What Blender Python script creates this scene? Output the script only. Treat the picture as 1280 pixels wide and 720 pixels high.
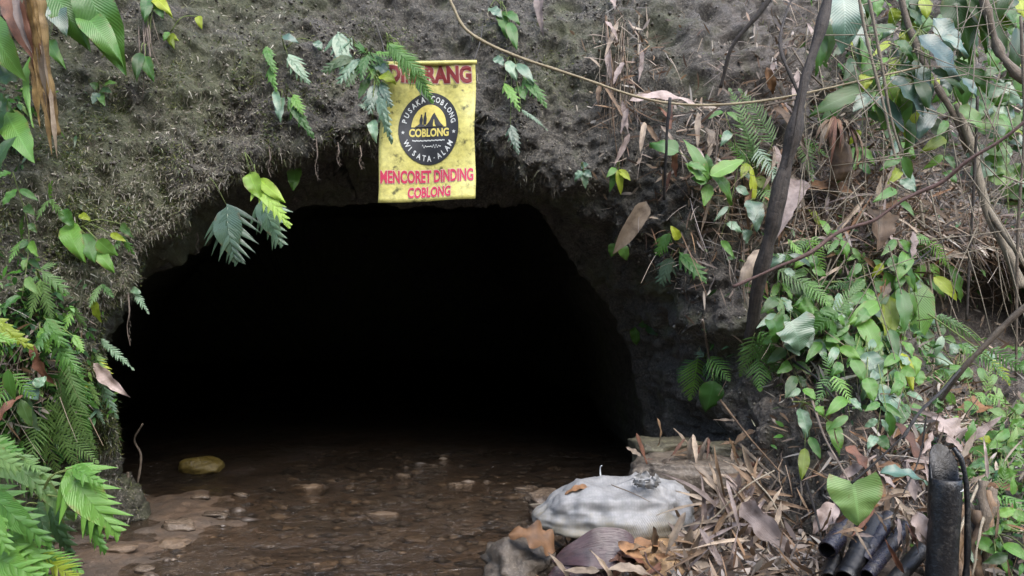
import bpy, math, random
import numpy as np
from mathutils import Vector
from mathutils.bvhtree import BVHTree

for o in list(bpy.data.objects): bpy.data.objects.remove(o)
scene = bpy.context.scene
C = scene.collection
random.seed(11); RNG = np.random.default_rng(7)

# ---------------------------------------------------------------- camera, sky, sun, exposure
CAMZ, FPX = 1.3, 960.0
cam_d = bpy.data.cameras.new('camera'); cam = bpy.data.objects.new('camera', cam_d); C.objects.link(cam)
cam.location = (0, 0, CAMZ); cam.rotation_euler = (math.radians(90), 0, 0)
cam_d.sensor_width = 36; cam_d.lens = 36 * FPX / 1280; cam_d.clip_start = .05; cam_d.clip_end = 500
scene.camera = cam
SUN_EL, SUN_AZ = math.radians(56), math.radians(146)     # soft light from above and behind the camera
world = bpy.data.worlds.new('World'); scene.world = world; world.use_nodes = True
wn = world.node_tree; bg = wn.nodes['Background']
sky = wn.nodes.new('ShaderNodeTexSky'); sky.sky_type = 'NISHITA'; sky.sun_disc = False
sky.sun_elevation = SUN_EL; sky.sun_rotation = SUN_AZ; sky.air_density = 1.0; sky.dust_density = 2.0; sky.ozone_density = 1.0
wn.links.new(sky.outputs[0], bg.inputs[0]); bg.inputs[1].default_value = 0.15
sun_d = bpy.data.lights.new('sun', 'SUN'); sun = bpy.data.objects.new('sun', sun_d); C.objects.link(sun)
sun_d.energy = 1.2; sun_d.angle = math.radians(60); sun_d.color = (1, .99, .97)
sdir = Vector((math.sin(SUN_AZ) * math.cos(SUN_EL), math.cos(SUN_AZ) * math.cos(SUN_EL), math.sin(SUN_EL)))
sun.rotation_euler = sdir.to_track_quat('Z', 'Y').to_euler(); sun.location = (0, -3, 8)
vs = scene.view_settings
vs.view_transform = 'Standard'; vs.look = 'None'; vs.gamma = 1; vs.use_curve_mapping = False; vs.exposure = 1.8
scene.cycles.max_bounces = 6; scene.cycles.transparent_max_bounces = 8
scene.cycles.use_denoising = True

# ---------------------------------------------------------------- materials
def newmat(name):
    m = bpy.data.materials.new(name); m.use_nodes = True; nt = m.node_tree
    return m, nt, nt.nodes['Principled BSDF'], nt.nodes['Material Output']
def N(nt, kind, **kw):
    n = nt.nodes.new(kind)
    for k, v in kw.items():
        if k.startswith('i_'): n.inputs[k[2:].replace('_', ' ')].default_value = v
        else: setattr(n, k, v)
    return n
def ramp(nt, src, stops):
    r = nt.nodes.new('ShaderNodeValToRGB'); e = r.color_ramp.elements
    while len(e) < len(stops): e.new(.5)
    for i, (p, c) in enumerate(stops):
        e[i].position = p; e[i].color = (*c, 1) if len(c) == 3 else c
    nt.links.new(src, r.inputs[0]); return r.outputs[0]
def mixc(nt, fac, a, b, mode='MIX'):
    m = nt.nodes.new('ShaderNodeMix'); m.data_type = 'RGBA'; m.blend_type = mode
    for sock, v in ((m.inputs[0], fac), (m.inputs[6], a), (m.inputs[7], b)):
        if hasattr(v, 'is_output'): nt.links.new(v, sock)
        else: sock.default_value = v if isinstance(v, (int, float)) else (*v, 1)
    return m.outputs[2]
def math_n(nt, op, a, b=None):
    m = nt.nodes.new('ShaderNodeMath'); m.operation = op
    for i, v in enumerate((a, b)):
        if v is None: continue
        if hasattr(v, 'is_output'): nt.links.new(v, m.inputs[i])
        else: m.inputs[i].default_value = v
    return m.outputs[0]
def noise(nt, scale, detail=6, rough=.6, vec=None, dist=0):
    n = nt.nodes.new('ShaderNodeTexNoise'); n.inputs['Scale'].default_value = scale
    n.inputs['Detail'].default_value = detail; n.inputs['Roughness'].default_value = rough; n.inputs['Distortion'].default_value = dist
    if vec is not None: nt.links.new(vec, n.inputs['Vector'])
    return n.outputs[0]
def wpos(nt):
    return nt.nodes.new('ShaderNodeNewGeometry').outputs['Position']
def bump(nt, b, h, strength, dist=.02):
    n = nt.nodes.new('ShaderNodeBump'); n.inputs['Strength'].default_value = strength; n.inputs['Distance'].default_value = dist
    nt.links.new(h, n.inputs['Height']); nt.links.new(n.outputs[0], b.inputs['Normal'])
MAT = {}
def leaf_mat(key, base, base2, rough=.32, transl=.28, veins=22, wet=.0):
    m, nt, b, out = newmat('leaf_' + key)
    uv = N(nt, 'ShaderNodeUVMap').outputs[0]; sp = N(nt, 'ShaderNodeSeparateXYZ'); nt.links.new(uv, sp.inputs[0])
    u, v = sp.outputs[0], sp.outputs[1]
    av = math_n(nt, 'ABSOLUTE', math_n(nt, 'SUBTRACT', v, .5))
    ph = math_n(nt, 'SUBTRACT', math_n(nt, 'MULTIPLY', u, veins), math_n(nt, 'MULTIPLY', av, veins * .55))
    sn = math_n(nt, 'SINE', math_n(nt, 'MULTIPLY', ph, 6.283))
    vein = math_n(nt, 'POWER', math_n(nt, 'ADD', math_n(nt, 'MULTIPLY', sn, .5), .5), 6)
    mid = math_n(nt, 'LESS_THAN', av, .03)
    oi = N(nt, 'ShaderNodeObjectInfo').outputs['Random']
    n1 = noise(nt, 9, 4, .6, wpos(nt)); n2 = noise(nt, 60, 3, .6, wpos(nt))
    c = mixc(nt, n1, base, base2)
    c = mixc(nt, math_n(nt, 'MULTIPLY', math_n(nt, 'MAXIMUM', math_n(nt, 'MULTIPLY', vein, .35), mid), .55), c, tuple(min(1, x * 1.7 + .03) for x in base))
    spots = ramp(nt, n2, [(.0, (0, 0, 0)), (.62, (0, 0, 0)), (.72, (1, 1, 1))])
    c = mixc(nt, math_n(nt, 'MULTIPLY', spots, .45), c, (.09, .06, .02))
    edge = math_n(nt, 'MULTIPLY', ramp(nt, av, [(.36, (0, 0, 0)), (.49, (1, 1, 1))]), ramp(nt, noise(nt, 24, 3, .6, wpos(nt)), [(.50, (0, 0, 0)), (.62, (1, 1, 1))]))
    c = mixc(nt, math_n(nt, 'MULTIPLY', edge, .75), c, (.16, .11, .035))
    hsv = N(nt, 'ShaderNodeHueSaturation'); nt.links.new(c, hsv.inputs['Color'])
    nt.links.new(math_n(nt, 'ADD', math_n(nt, 'MULTIPLY', oi, .85), .55), hsv.inputs['Value'])
    nt.links.new(math_n(nt, 'ADD', math_n(nt, 'MULTIPLY', oi, -.03), .502), hsv.inputs['Hue'])
    col = hsv.outputs[0]
    nt.links.new(col, b.inputs['Base Color']); nt.links.new(math_n(nt, 'ADD', math_n(nt, 'MULTIPLY', n1, .25), rough - .1), b.inputs['Roughness'])
    if wet: b.inputs['Coat Weight'].default_value = wet; b.inputs['Coat Roughness'].default_value = .22
    bump(nt, b, math_n(nt, 'ADD', math_n(nt, 'MULTIPLY', sn, .6), math_n(nt, 'MULTIPLY', n2, 1.2)), .22, .004)
    tr = N(nt, 'ShaderNodeBsdfTranslucent'); nt.links.new(mixc(nt, .5, col, (.25, .45, .02), 'MIX'), tr.inputs[0])
    mx = N(nt, 'ShaderNodeMixShader'); mx.inputs[0].default_value = transl
    nt.links.new(b.outputs[0], mx.inputs[1]); nt.links.new(tr.outputs[0], mx.inputs[2]); nt.links.new(mx.outputs[0], out.inputs[0])
    MAT[key] = m
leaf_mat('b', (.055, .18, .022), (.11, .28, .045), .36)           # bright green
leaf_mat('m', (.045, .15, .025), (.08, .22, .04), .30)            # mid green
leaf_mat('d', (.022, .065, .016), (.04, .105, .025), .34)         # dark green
leaf_mat('p', (.075, .15, .085), (.14, .22, .14), .27, .15, 18, .3)   # wet and glossy, whitish sky sheen mixed into the base colour
leaf_mat('g', (.05, .10, .075), (.085, .15, .12), .28, .15, 20, .3)    # blue-grey glossy
leaf_mat('y', (.22, .33, .02), (.34, .42, .04), .4, .4)           # yellow green
leaf_mat('z', (.20, .40, .045), (.28, .46, .08), .34, .45)           # bright lime
leaf_mat('f', (.085, .20, .05), (.16, .28, .09), .42, .35)         # pale fern
def dry_mat(key, c1, c2, c3, rough=.6, transl=.12):
    m, nt, b, out = newmat('dry_' + key)
    uv = N(nt, 'ShaderNodeUVMap').outputs[0]
    mp = N(nt, 'ShaderNodeMapping'); mp.inputs['Scale'].default_value = (1.5, 22, 1); nt.links.new(uv, mp.inputs[0])
    st = noise(nt, 1.6, 4, .6, mp.outputs[0]); n1 = noise(nt, 14, 5, .6, wpos(nt)); oi = N(nt, 'ShaderNodeObjectInfo').outputs['Random']
    c = mixc(nt, st, c1, c2); c = mixc(nt, ramp(nt, n1, [(.45, (0, 0, 0)), (.7, (1, 1, 1))]), c, c3)
    hsv = N(nt, 'ShaderNodeHueSaturation'); nt.links.new(c, hsv.inputs['Color'])
    nt.links.new(math_n(nt, 'ADD', math_n(nt, 'MULTIPLY', oi, .8), .6), hsv.inputs['Value'])
    nt.links.new(hsv.outputs[0], b.inputs['Base Color']); b.inputs['Roughness'].default_value = rough
    bump(nt, b, math_n(nt, 'ADD', st, math_n(nt, 'MULTIPLY', n1, .6)), .5, .006)
    tr = N(nt, 'ShaderNodeBsdfTranslucent'); nt.links.new(hsv.outputs[0], tr.inputs[0])
    mx = N(nt, 'ShaderNodeMixShader'); mx.inputs[0].default_value = transl
    nt.links.new(b.outputs[0], mx.inputs[1]); nt.links.new(tr.outputs[0], mx.inputs[2]); nt.links.new(mx.outputs[0], out.inputs[0])
    MAT[key] = m
dry_mat('tan', (.28, .21, .145), (.42, .34, .255), (.14, .10, .07))
dry_mat('pinkish', (.27, .20, .17), (.40, .33, .30), (.15, .105, .085))
dry_mat('orange', (.20, .09, .035), (.30, .165, .075), (.09, .045, .02))
dry_mat('rust', (.11, .045, .025), (.17, .075, .042), (.055, .025, .016))
dry_mat('darkleaf', (.045, .022, .022), (.09, .05, .05), (.025, .014, .014), .25, 0)
dry_mat('husk', (.14, .085, .045), (.22, .145, .085), (.06, .035, .02))
dry_mat('stalk', (.20, .12, .045), (.44, .30, .12), (.09, .05, .02), .45, 0)
def bark_mat(key, c1, c2, rough=.7, sc=40):
    m, nt, b, out = newmat('bark_' + key)
    uv = N(nt, 'ShaderNodeUVMap').outputs[0]
    mp = N(nt, 'ShaderNodeMapping'); mp.inputs['Scale'].default_value = (6, 14, 1); nt.links.new(uv, mp.inputs[0])
    st = noise(nt, 2, 6, .65, mp.outputs[0]); n1 = noise(nt, sc, 5, .7, wpos(nt)); oi = N(nt, 'ShaderNodeObjectInfo').outputs['Random']
    c = mixc(nt, ramp(nt, math_n(nt, 'ADD', math_n(nt, 'MULTIPLY', st, .5), math_n(nt, 'MULTIPLY', n1, .5)), [(.35, (0, 0, 0)), (.65, (1, 1, 1))]), c1, c2)
    hsv = N(nt, 'ShaderNodeHueSaturation'); nt.links.new(c, hsv.inputs['Color'])
    nt.links.new(math_n(nt, 'ADD', math_n(nt, 'MULTIPLY', oi, .5), .75), hsv.inputs['Value'])
    nt.links.new(hsv.outputs[0], b.inputs['Base Color']); b.inputs['Roughness'].default_value = rough
    bump(nt, b, math_n(nt, 'ADD', st, n1), .7, .008); MAT[key] = m
bark_mat('trunk', (.010, .008, .006), (.075, .058, .045))
bark_mat('wood', (.07, .05, .035), (.20, .16, .115))
bark_mat('palewood', (.16, .13, .09), (.34, .29, .21))
bark_mat('redwood', (.04, .02, .016), (.13, .075, .062))
bark_mat('blacktwig', (.008, .007, .007), (.03, .026, .024), .5)
bark_mat('vine', (.28, .22, .12), (.46, .38, .24), .55)
bark_mat('stem', (.09, .14, .03), (.20, .24, .07), .5)
bark_mat('root', (.10, .075, .055), (.24, .19, .15), .7)
def attr_mat(key, rough=.6, transl=.2):
    m, nt, b, out = newmat(key)
    a = N(nt, 'ShaderNodeVertexColor'); a.layer_name = 'Col'
    nt.links.new(a.outputs[0], b.inputs['Base Color']); b.inputs['Roughness'].default_value = rough
    if transl:
        tr = N(nt, 'ShaderNodeBsdfTranslucent'); nt.links.new(a.outputs[0], tr.inputs[0])
        mx = N(nt, 'ShaderNodeMixShader'); mx.inputs[0].default_value = transl
        nt.links.new(b.outputs[0], mx.inputs[1]); nt.links.new(tr.outputs[0], mx.inputs[2]); nt.links.new(mx.outputs[0], out.inputs[0])
    MAT[key] = m
attr_mat('strands', .45, .1); attr_mat('smallleaf', .35, .3)

def soil_mat():
    m, nt, b, out = newmat('soil_bank'); p = wpos(nt)
    n1 = noise(nt, 1.3, 6, .6, p); n2 = noise(nt, 11, 8, .7, p); n3 = noise(nt, 70, 6, .75, p); n4 = noise(nt, 2.2, 5, .65, p, .6)
    vo = N(nt, 'ShaderNodeTexVoronoi'); vo.inputs['Scale'].default_value = 55; nt.links.new(p, vo.inputs['Vector'])
    c = mixc(nt, ramp(nt, n2, [(.36, (0, 0, 0)), (.64, (1, 1, 1))]), (.016, .014, .0115), (.094, .084, .068))
    c = mixc(nt, ramp(nt, n1, [(.40, (0, 0, 0)), (.58, (.9, .9, .9))]), c, (.050, .046, .038))
    c = mixc(nt, math_n(nt, 'MULTIPLY', ramp(nt, n3, [(.48, (0, 0, 0)), (.62, (1, 1, 1))]), .8), c, (.20, .18, .145))
    c = mixc(nt, ramp(nt, n3, [(.34, (.85, .85, .85)), (.44, (0, 0, 0))]), c, (.012, .010, .008))  # crevice shade put into the colour at low spots of the fine grain
    # moss patches where the bank faces up or in damp spots, stronger on the left
    sx = N(nt, 'ShaderNodeSeparateXYZ'); nt.links.new(p, sx.inputs[0])
    left = N(nt, 'ShaderNodeMapRange'); nt.links.new(sx.outputs[0], left.inputs[0])
    for i, v in zip((1, 2, 3, 4), (-.6, -1.9, 0, .15)): left.inputs[i].default_value = v
    mo = ramp(nt, math_n(nt, 'ADD', n4, left.outputs[0]), [(.52, (0, 0, 0)), (.66, (1, 1, 1))])
    c = mixc(nt, math_n(nt, 'MULTIPLY', math_n(nt, 'MULTIPLY', mo, n2), 1.3), c, (.088, .098, .042))
    red = N(nt, 'ShaderNodeMapRange'); nt.links.new(sx.outputs[0], red.inputs[0])
    for i, v in zip((1, 2, 3, 4), (.9, 1.6, 0, .45)): red.inputs[i].default_value = v
    c = mixc(nt, math_n(nt, 'MULTIPLY', red.outputs[0], n2), c, (.17, .125, .11))
    nt.links.new(c, b.inputs['Base Color'])
    nt.links.new(ramp(nt, n2, [(.3, (.66, .66, .66)), (.7, (.34, .34, .34))]), b.inputs['Roughness'])
    bump(nt, b, math_n(nt, 'ADD', n2, math_n(nt, 'MULTIPLY', n3, .7)), .9, .03)
    MAT['soil'] = m
soil_mat()
def ground_mat():
    m, nt, b, out = newmat('stream_bed'); p = wpos(nt)
    n1 = noise(nt, 2.0, 6, .65, p); n2 = noise(nt, 14, 7, .7, p); n3 = noise(nt, 90, 4, .7, p)
    c = mixc(nt, ramp(nt, n2, [(.3, (0, 0, 0)), (.7, (1, 1, 1))]), (.034, .024, .017), (.15, .098, .062))
    c = mixc(nt, ramp(nt, n1, [(.42, (0, 0, 0)), (.66, (1, 1, 1))]), c, (.075, .060, .047))
    c = mixc(nt, math_n(nt, 'MULTIPLY', ramp(nt, n3, [(.5, (0, 0, 0)), (.75, (1, 1, 1))]), .4), c, (.22, .17, .12))
    nt.links.new(c, b.inputs['Base Color']); b.inputs['Roughness'].default_value = .5
    bump(nt, b, math_n(nt, 'ADD', n2, math_n(nt, 'MULTIPLY', n3, .4)), .8, .02); MAT['bed'] = m
ground_mat()
def water_mat():
    m, nt, b, out = newmat('stream_water'); nt.nodes.remove(b); p = wpos(nt)
    mp = N(nt, 'ShaderNodeMapping'); mp.inputs['Scale'].default_value = (1, 1.5, 1); nt.links.new(p, mp.inputs[0])
    msk = ramp(nt, noise(nt, 2.2, 3, .6, p), [(.42, (.15, .15, .15)), (.62, (1, 1, 1))])
    fine = math_n(nt, 'MULTIPLY', noise(nt, 24, 2, .5, mp.outputs[0], 1.2), msk)
    h = math_n(nt, 'ADD', noise(nt, 6, 3, .55, mp.outputs[0], .8), math_n(nt, 'MULTIPLY', fine, .8))
    bm = N(nt, 'ShaderNodeBump'); bm.inputs['Strength'].default_value = 1.0; bm.inputs['Distance'].default_value = .055; nt.links.new(h, bm.inputs['Height'])
    gl = N(nt, 'ShaderNodeBsdfGlossy'); gl.inputs['Roughness'].default_value = .03; gl.inputs[0].default_value = (1, 1, 1, 1); nt.links.new(bm.outputs[0], gl.inputs['Normal'])
    tr = N(nt, 'ShaderNodeBsdfTransparent'); tr.inputs[0].default_value = (.78, .71, .62, 1)
    df = N(nt, 'ShaderNodeBsdfDiffuse'); df.inputs[0].default_value = (.10, .08, .062, 1)
    m1 = N(nt, 'ShaderNodeMixShader'); m1.inputs[0].default_value = .14; nt.links.new(tr.outputs[0], m1.inputs[1]); nt.links.new(df.outputs[0], m1.inputs[2])
    fr = N(nt, 'ShaderNodeFresnel'); fr.inputs[0].default_value = 1.33; nt.links.new(bm.outputs[0], fr.inputs['Normal'])
    m2 = N(nt, 'ShaderNodeMixShader'); nt.links.new(fr.outputs[0], m2.inputs[0]); nt.links.new(m1.outputs[0], m2.inputs[1]); nt.links.new(gl.outputs[0], m2.inputs[2])
    nt.links.new(m2.outputs[0], out.inputs[0]); MAT['water'] = m
water_mat()
def rock_mat(key, c1, c2, c3, rough=.5, sc=9):
    m, nt, b, out = newmat('rock_' + key); p = wpos(nt)
    n1 = noise(nt, sc, 8, .7, p); n2 = noise(nt, sc * 6, 5, .7, p); oi = N(nt, 'ShaderNodeObjectInfo').outputs['Random']
    c = mixc(nt, ramp(nt, n1, [(.35, (0, 0, 0)), (.65, (1, 1, 1))]), c1, c2)
    c = mixc(nt, ramp(nt, n2, [(.5, (0, 0, 0)), (.72, (1, 1, 1))]), c, c3)
    hsv = N(nt, 'ShaderNodeHueSaturation'); nt.links.new(c, hsv.inputs['Color'])
    nt.links.new(math_n(nt, 'ADD', math_n(nt, 'MULTIPLY', oi, .6), .7), hsv.inputs['Value'])
    nt.links.new(hsv.outputs[0], b.inputs['Base Color']); b.inputs['Roughness'].default_value = rough
    bump(nt, b, math_n(nt, 'ADD', n1, math_n(nt, 'MULTIPLY', n2, .6)), .8, .015); MAT[key] = m
rock_mat('rock', (.055, .043, .032), (.17, .135, .10), (.24, .205, .16))
rock_mat('orock', (.16, .09, .04), (.34, .22, .11), (.12, .08, .05))
rock_mat('wetrock', (.07, .05, .035), (.14, .105, .075), (.19, .15, .11), .25)
rock_mat('yrock', (.10, .072, .016), (.15, .11, .028), (.04, .03, .01), .4)
rock_mat('mossrock', (.045, .04, .026), (.11, .095, .06), (.17, .165, .10), .6)
rock_mat('tanstone', (.13, .09, .058), (.22, .155, .10), (.09, .06, .04), .3, 20)
def plain(key, c, rough=.5, **kw):
    m, nt, b, out = newmat(key); b.inputs['Base Color'].default_value = (*c, 1); b.inputs['Roughness'].default_value = rough
    n1 = noise(nt, 50, 5, .7, wpos(nt)); nt.links.new(mixc(nt, ramp(nt, n1, [(.4, (0, 0, 0)), (.8, (1, 1, 1))]), c, tuple(x * .6 + .01 for x in c)), b.inputs['Base Color'])
    MAT[key] = m; return nt, b, n1
def dirty(key, c, dirt, rough):
    m, nt, b, out = newmat(key); p = wpos(nt); n1 = noise(nt, 11, 6, .7, p); n2 = noise(nt, 70, 4, .7, p)
    f = ramp(nt, math_n(nt, 'ADD', math_n(nt, 'MULTIPLY', n1, .65), math_n(nt, 'MULTIPLY', n2, .35)), [(.50, (0, 0, 0)), (.62, (.9, .9, .9))])
    nt.links.new(mixc(nt, f, c, dirt), b.inputs['Base Color']); nt.links.new(mixc(nt, f, (rough,) * 3, (.8, .8, .8)), b.inputs['Roughness']); bump(nt, b, math_n(nt, 'ADD', n1, n2), .35, .012); MAT[key] = m
dirty('blackplastic', (.006, .006, .007), (.03, .026, .02), .32); dirty('pipegloss', (.014, .013, .022), (.035, .03, .024), .2)
plain('redprint', (.50, .02, .07), .6); plain('darkred', (.20, .012, .014), .6); plain('blackprint', (.012, .014, .018), .55)
plain('whiteprint', (.62, .64, .62), .6); plain('yellowprint', (.62, .52, .12), .6); plain('pinkprint', (.60, .42, .34), .6); plain('cord', (.05, .045, .04), .7)
def banner_mat():
    m, nt, b, out = newmat('banner_cloth'); p = wpos(nt)
    n1 = noise(nt, 7, 5, .65, p); n2 = noise(nt, 34, 5, .7, p); n3 = noise(nt, 16, 3, .6, p)
    c = mixc(nt, n1, (.53, .47, .085), (.60, .57, .22))
    c = mixc(nt, ramp(nt, n2, [(.42, (0, 0, 0)), (.7, (.7, .7, .7))]), c, (.22, .20, .06))
    c = mixc(nt, ramp(nt, n3, [(.58, (0, 0, 0)), (.68, (.9, .9, .9))]), c, (.06, .06, .02))
    nt.links.new(c, b.inputs['Base Color']); b.inputs['Roughness'].default_value = .45
    bump(nt, b, n1, .25, .02); MAT['banner'] = m
banner_mat()
def sack_mat(key='sack', k=.25):
    m, nt, b, out = newmat('woven_' + key)
    uv = N(nt, 'ShaderNodeUVMap').outputs[0]; sp = N(nt, 'ShaderNodeSeparateXYZ'); nt.links.new(uv, sp.inputs[0])
    wx = math_n(nt, 'SINE', math_n(nt, 'MULTIPLY', sp.outputs[0], 620)); wy = math_n(nt, 'SINE', math_n(nt, 'MULTIPLY', sp.outputs[1], 420))
    wv = math_n(nt, 'MULTIPLY', wx, wy); p = wpos(nt); n1 = noise(nt, 6, 6, .65, p); n2 = noise(nt, 30, 4, .6, p)
    c = mixc(nt, ramp(nt, n2, [(.35, (0, 0, 0)), (.7, (1, 1, 1))]), (.19, .188, .182), (.29, .287, .28))
    sx = N(nt, 'ShaderNodeSeparateXYZ'); nt.links.new(p, sx.inputs[0])
    low = N(nt, 'ShaderNodeMapRange'); nt.links.new(sx.outputs[2], low.inputs[0])
    for i, v in zip((1, 2, 3, 4), (.10, .34, .34, -.10)): low.inputs[i].default_value = v
    c = mixc(nt, ramp(nt, math_n(nt, 'ADD', n1, low.outputs[0]), [(.54, (0, 0, 0)), (.72, (.85, .85, .85))]), c, (.20, .175, .12))
    if k:
        gx_ = math_n(nt, 'POWER', math_n(nt, 'ABSOLUTE', math_n(nt, 'SINE', math_n(nt, 'MULTIPLY', sp.outputs[0], 230))), 6); gy_ = math_n(nt, 'POWER', math_n(nt, 'ABSOLUTE', math_n(nt, 'SINE', math_n(nt, 'MULTIPLY', sp.outputs[1], 190))), 6)
        c = mixc(nt, math_n(nt, 'MULTIPLY', math_n(nt, 'MAXIMUM', gx_, gy_), .22), c, (.12, .12, .13))
    nt.links.new(c, b.inputs['Base Color']); b.inputs['Roughness'].default_value = .5
    bump(nt, b, math_n(nt, 'ADD', math_n(nt, 'MULTIPLY', wv, k), n2), .35, .006); MAT[key] = m
sack_mat(); sack_mat('sackneck', 0.)

# ---------------------------------------------------------------- helpers
def P(px, py, Y):                                  # a picture position at a real distance Y -> world point
    return np.array([(px - 640) / FPX * Y, Y, CAMZ - (py - 360) / FPX * Y])
def topx(p): return 640 + p[..., 0] / p[..., 1] * FPX, 360 - (p[..., 2] - CAMZ) / p[..., 1] * FPX
def _h(ix, iy, iz, s):
    n = (ix.astype(np.int64) * 374761393 + iy.astype(np.int64) * 668265263 + iz.astype(np.int64) * 2147483647 + s * 1274126177) & 0xffffffff
    n = ((n ^ (n >> 13)) * 1274126177) & 0xffffffff
    n = ((n ^ (n >> 16)) * 2246822519) & 0xffffffff
    return ((n ^ (n >> 15)) & 0xffff) / 65535.0
def vnoise(p, scale, s=0):
    q = np.asarray(p) * scale; i = np.floor(q).astype(np.int64); f = q - i; f = f * f * f * (f * (f * 6 - 15) + 10); r = 0
    for dx in (0, 1):
        for dy in (0, 1):
            for dz in (0, 1):
                w = (f[..., 0] if dx else 1 - f[..., 0]) * (f[..., 1] if dy else 1 - f[..., 1]) * (f[..., 2] if dz else 1 - f[..., 2])
                r = r + w * _h(i[..., 0] + dx, i[..., 1] + dy, i[..., 2] + dz, s)
    return r * 2 - 1
def fbm(p, scale, octv=4, s=0, gain=.5):
    r = 0; a = 1
    for k in range(octv): r = r + a * vnoise(p, scale * 2.03 ** k, s + k); a *= gain
    return r
def nrmz(v):
    v = np.asarray(v, float); return v / (np.linalg.norm(v, axis=-1, keepdims=True) + 1e-12)
def build_mesh(name, V, F, mat, uv=None, col=None, smooth=True):
    me = bpy.data.meshes.new(name); V = np.asarray(V, np.float32)
    if isinstance(F, np.ndarray) and F.ndim == 2:
        k = F.shape[1]; me.vertices.add(len(V)); me.vertices.foreach_set('co', V.ravel())
        me.loops.add(F.size); me.loops.foreach_set('vertex_index', F.ravel().astype(np.int32))
        me.polygons.add(len(F)); me.polygons.foreach_set('loop_start', np.arange(0, F.size, k, dtype=np.int32))
        me.polygons.foreach_set('loop_total', np.full(len(F), k, np.int32)); me.update(calc_edges=True)
    else: me.from_pydata([tuple(map(float, v)) for v in V], [], [tuple(map(int, f)) for f in F])
    if uv is not None:
        li = np.empty(len(me.loops), np.int32); me.loops.foreach_get('vertex_index', li)
        l = me.uv_layers.new(name='UVMap'); l.data.foreach_set('uv', np.asarray(uv, np.float32)[li].ravel())
    if col is not None:
        a = me.color_attributes.new('Col', 'FLOAT_COLOR', 'POINT'); cc = np.ones((len(V), 4), np.float32); cc[:, :3] = col
        a.data.foreach_set('color', cc.ravel())
    if smooth: me.polygons.foreach_set('use_smooth', np.ones(len(me.polygons), bool))
    me.materials.append(MAT[mat] if isinstance(mat, str) else mat); return me
def tag(o, label=None, cat=None, group=None, kind=None):
    for k, v in (('label', label), ('category', cat), ('group', group), ('kind', kind)):
        if v: o[k] = v
    return o
def thing(name, label, cat, loc, group=None):
    o = bpy.data.objects.new(name, None); C.objects.link(o); o.location = loc; o.empty_display_size = .05
    return tag(o, label, cat, group)
def obj(name, V, F, mat, parent=None, uv=None, col=None, smooth=True, origin=None):
    V = np.asarray(V, float)
    if parent is not None: org = np.array(ORIG.get(parent.name, (0, 0, 0)))
    else: org = np.array(origin) if origin is not None else np.zeros(3)
    o = bpy.data.objects.new(name, build_mesh(name, V - org, F, mat, uv, col, smooth)); C.objects.link(o)
    if parent is not None: o.parent = parent; ORIG[o.name] = tuple(org)
    else: o.location = org; ORIG[o.name] = tuple(org)
    return o
ORIG = {}
def root(name, label, cat, loc, group=None):
    o = thing(name, label, cat, tuple(map(float, loc)), group); ORIG[o.name] = tuple(map(float, loc)); return o
class MB:                                          # collects shapes that make one mesh
    def __init__(s): s.V = []; s.F = []; s.U = []; s.n = 0
    def add(s, V, F, U=None):
        V = np.asarray(V, float); s.V.append(V); s.F += [tuple(int(i) + s.n for i in f) for f in F]
        s.U.append(np.zeros((len(V), 2)) if U is None else np.asarray(U)); s.n += len(V); return s
    def out(s): return np.vstack(s.V), s.F, np.vstack(s.U)
    def build(s, name, mat, parent=None, origin=None, smooth=True):
        V, F, U = s.out(); return obj(name, V, F, mat, parent, U, None, smooth, origin)
def spline(pts, n):
    pts = np.asarray(pts, float); m = len(pts)
    if m == 2: t = np.linspace(0, 1, n)[:, None]; return pts[0] * (1 - t) + pts[1] * t
    q = np.vstack([2 * pts[0] - pts[1], pts, 2 * pts[-1] - pts[-2]]); out = []
    for x in np.linspace(0, m - 1 - 1e-6, n):
        i = int(x); t = x - i; a, b, c, d = q[i:i + 4]
        out.append(.5 * (2 * b + (c - a) * t + (2 * a - 5 * b + 4 * c - d) * t * t + (3 * b - 3 * c + d - a) * t ** 3))
    return np.array(out)
def tube(pts, r0, r1, k=6, n=None, wob=0., knots=0, seed=0, cap=True):
    n = n or max(4, len(pts) * 5); c = spline(pts, n); T = nrmz(np.gradient(c, axis=0)); up = np.array([.3, .8, .52])
    A = nrmz(np.cross(T, up)); B = np.cross(T, A); t = np.linspace(0, 1, n); R = r0 + (r1 - r0) * t
    if wob: R = R * (1 + wob * vnoise(np.c_[t * 14, t * 0 + seed, t * 0], 1, seed)); c = c + A * (wob * r0 * 1.2 * vnoise(np.c_[t * 7, t * 0, t * 0 + seed], 1, 5))[:, None]
    if knots:
        for q in np.linspace(.1, .95, knots): R = R * (1 + .25 * np.exp(-((t - q) / .008) ** 2))
    an = np.linspace(0, 2 * math.pi, k, endpoint=False)
    ring = np.cos(an)[None, :, None] * A[:, None] + np.sin(an)[None, :, None] * B[:, None]
    rr = R[:, None, None] * np.ones((1, k, 1))
    if wob: rr = rr * (1 + wob * .6 * vnoise(np.stack([np.broadcast_to(t[:, None] * 25, (n, k)), np.broadcast_to(np.cos(an) * 1.5, (n, k)), np.broadcast_to(np.sin(an) * 1.5 + seed, (n, k))], -1), 1, 9))[..., None]
    V = (c[:, None] + ring * rr).reshape(-1, 3); F = []
    L = np.r_[0, np.cumsum(np.linalg.norm(np.diff(c, axis=0), axis=1))]
    U = np.stack([np.repeat(L, k), np.tile(an / (2 * math.pi), n)], 1)
    for i in range(n - 1):
        for j in range(k): F.append((i * k + j, i * k + (j + 1) % k, (i + 1) * k + (j + 1) % k, (i + 1) * k + j))
    if cap: F.append(tuple(range(k))[::-1]); F.append(tuple(range((n - 1) * k, n * k)))
    return V, F, U
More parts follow.
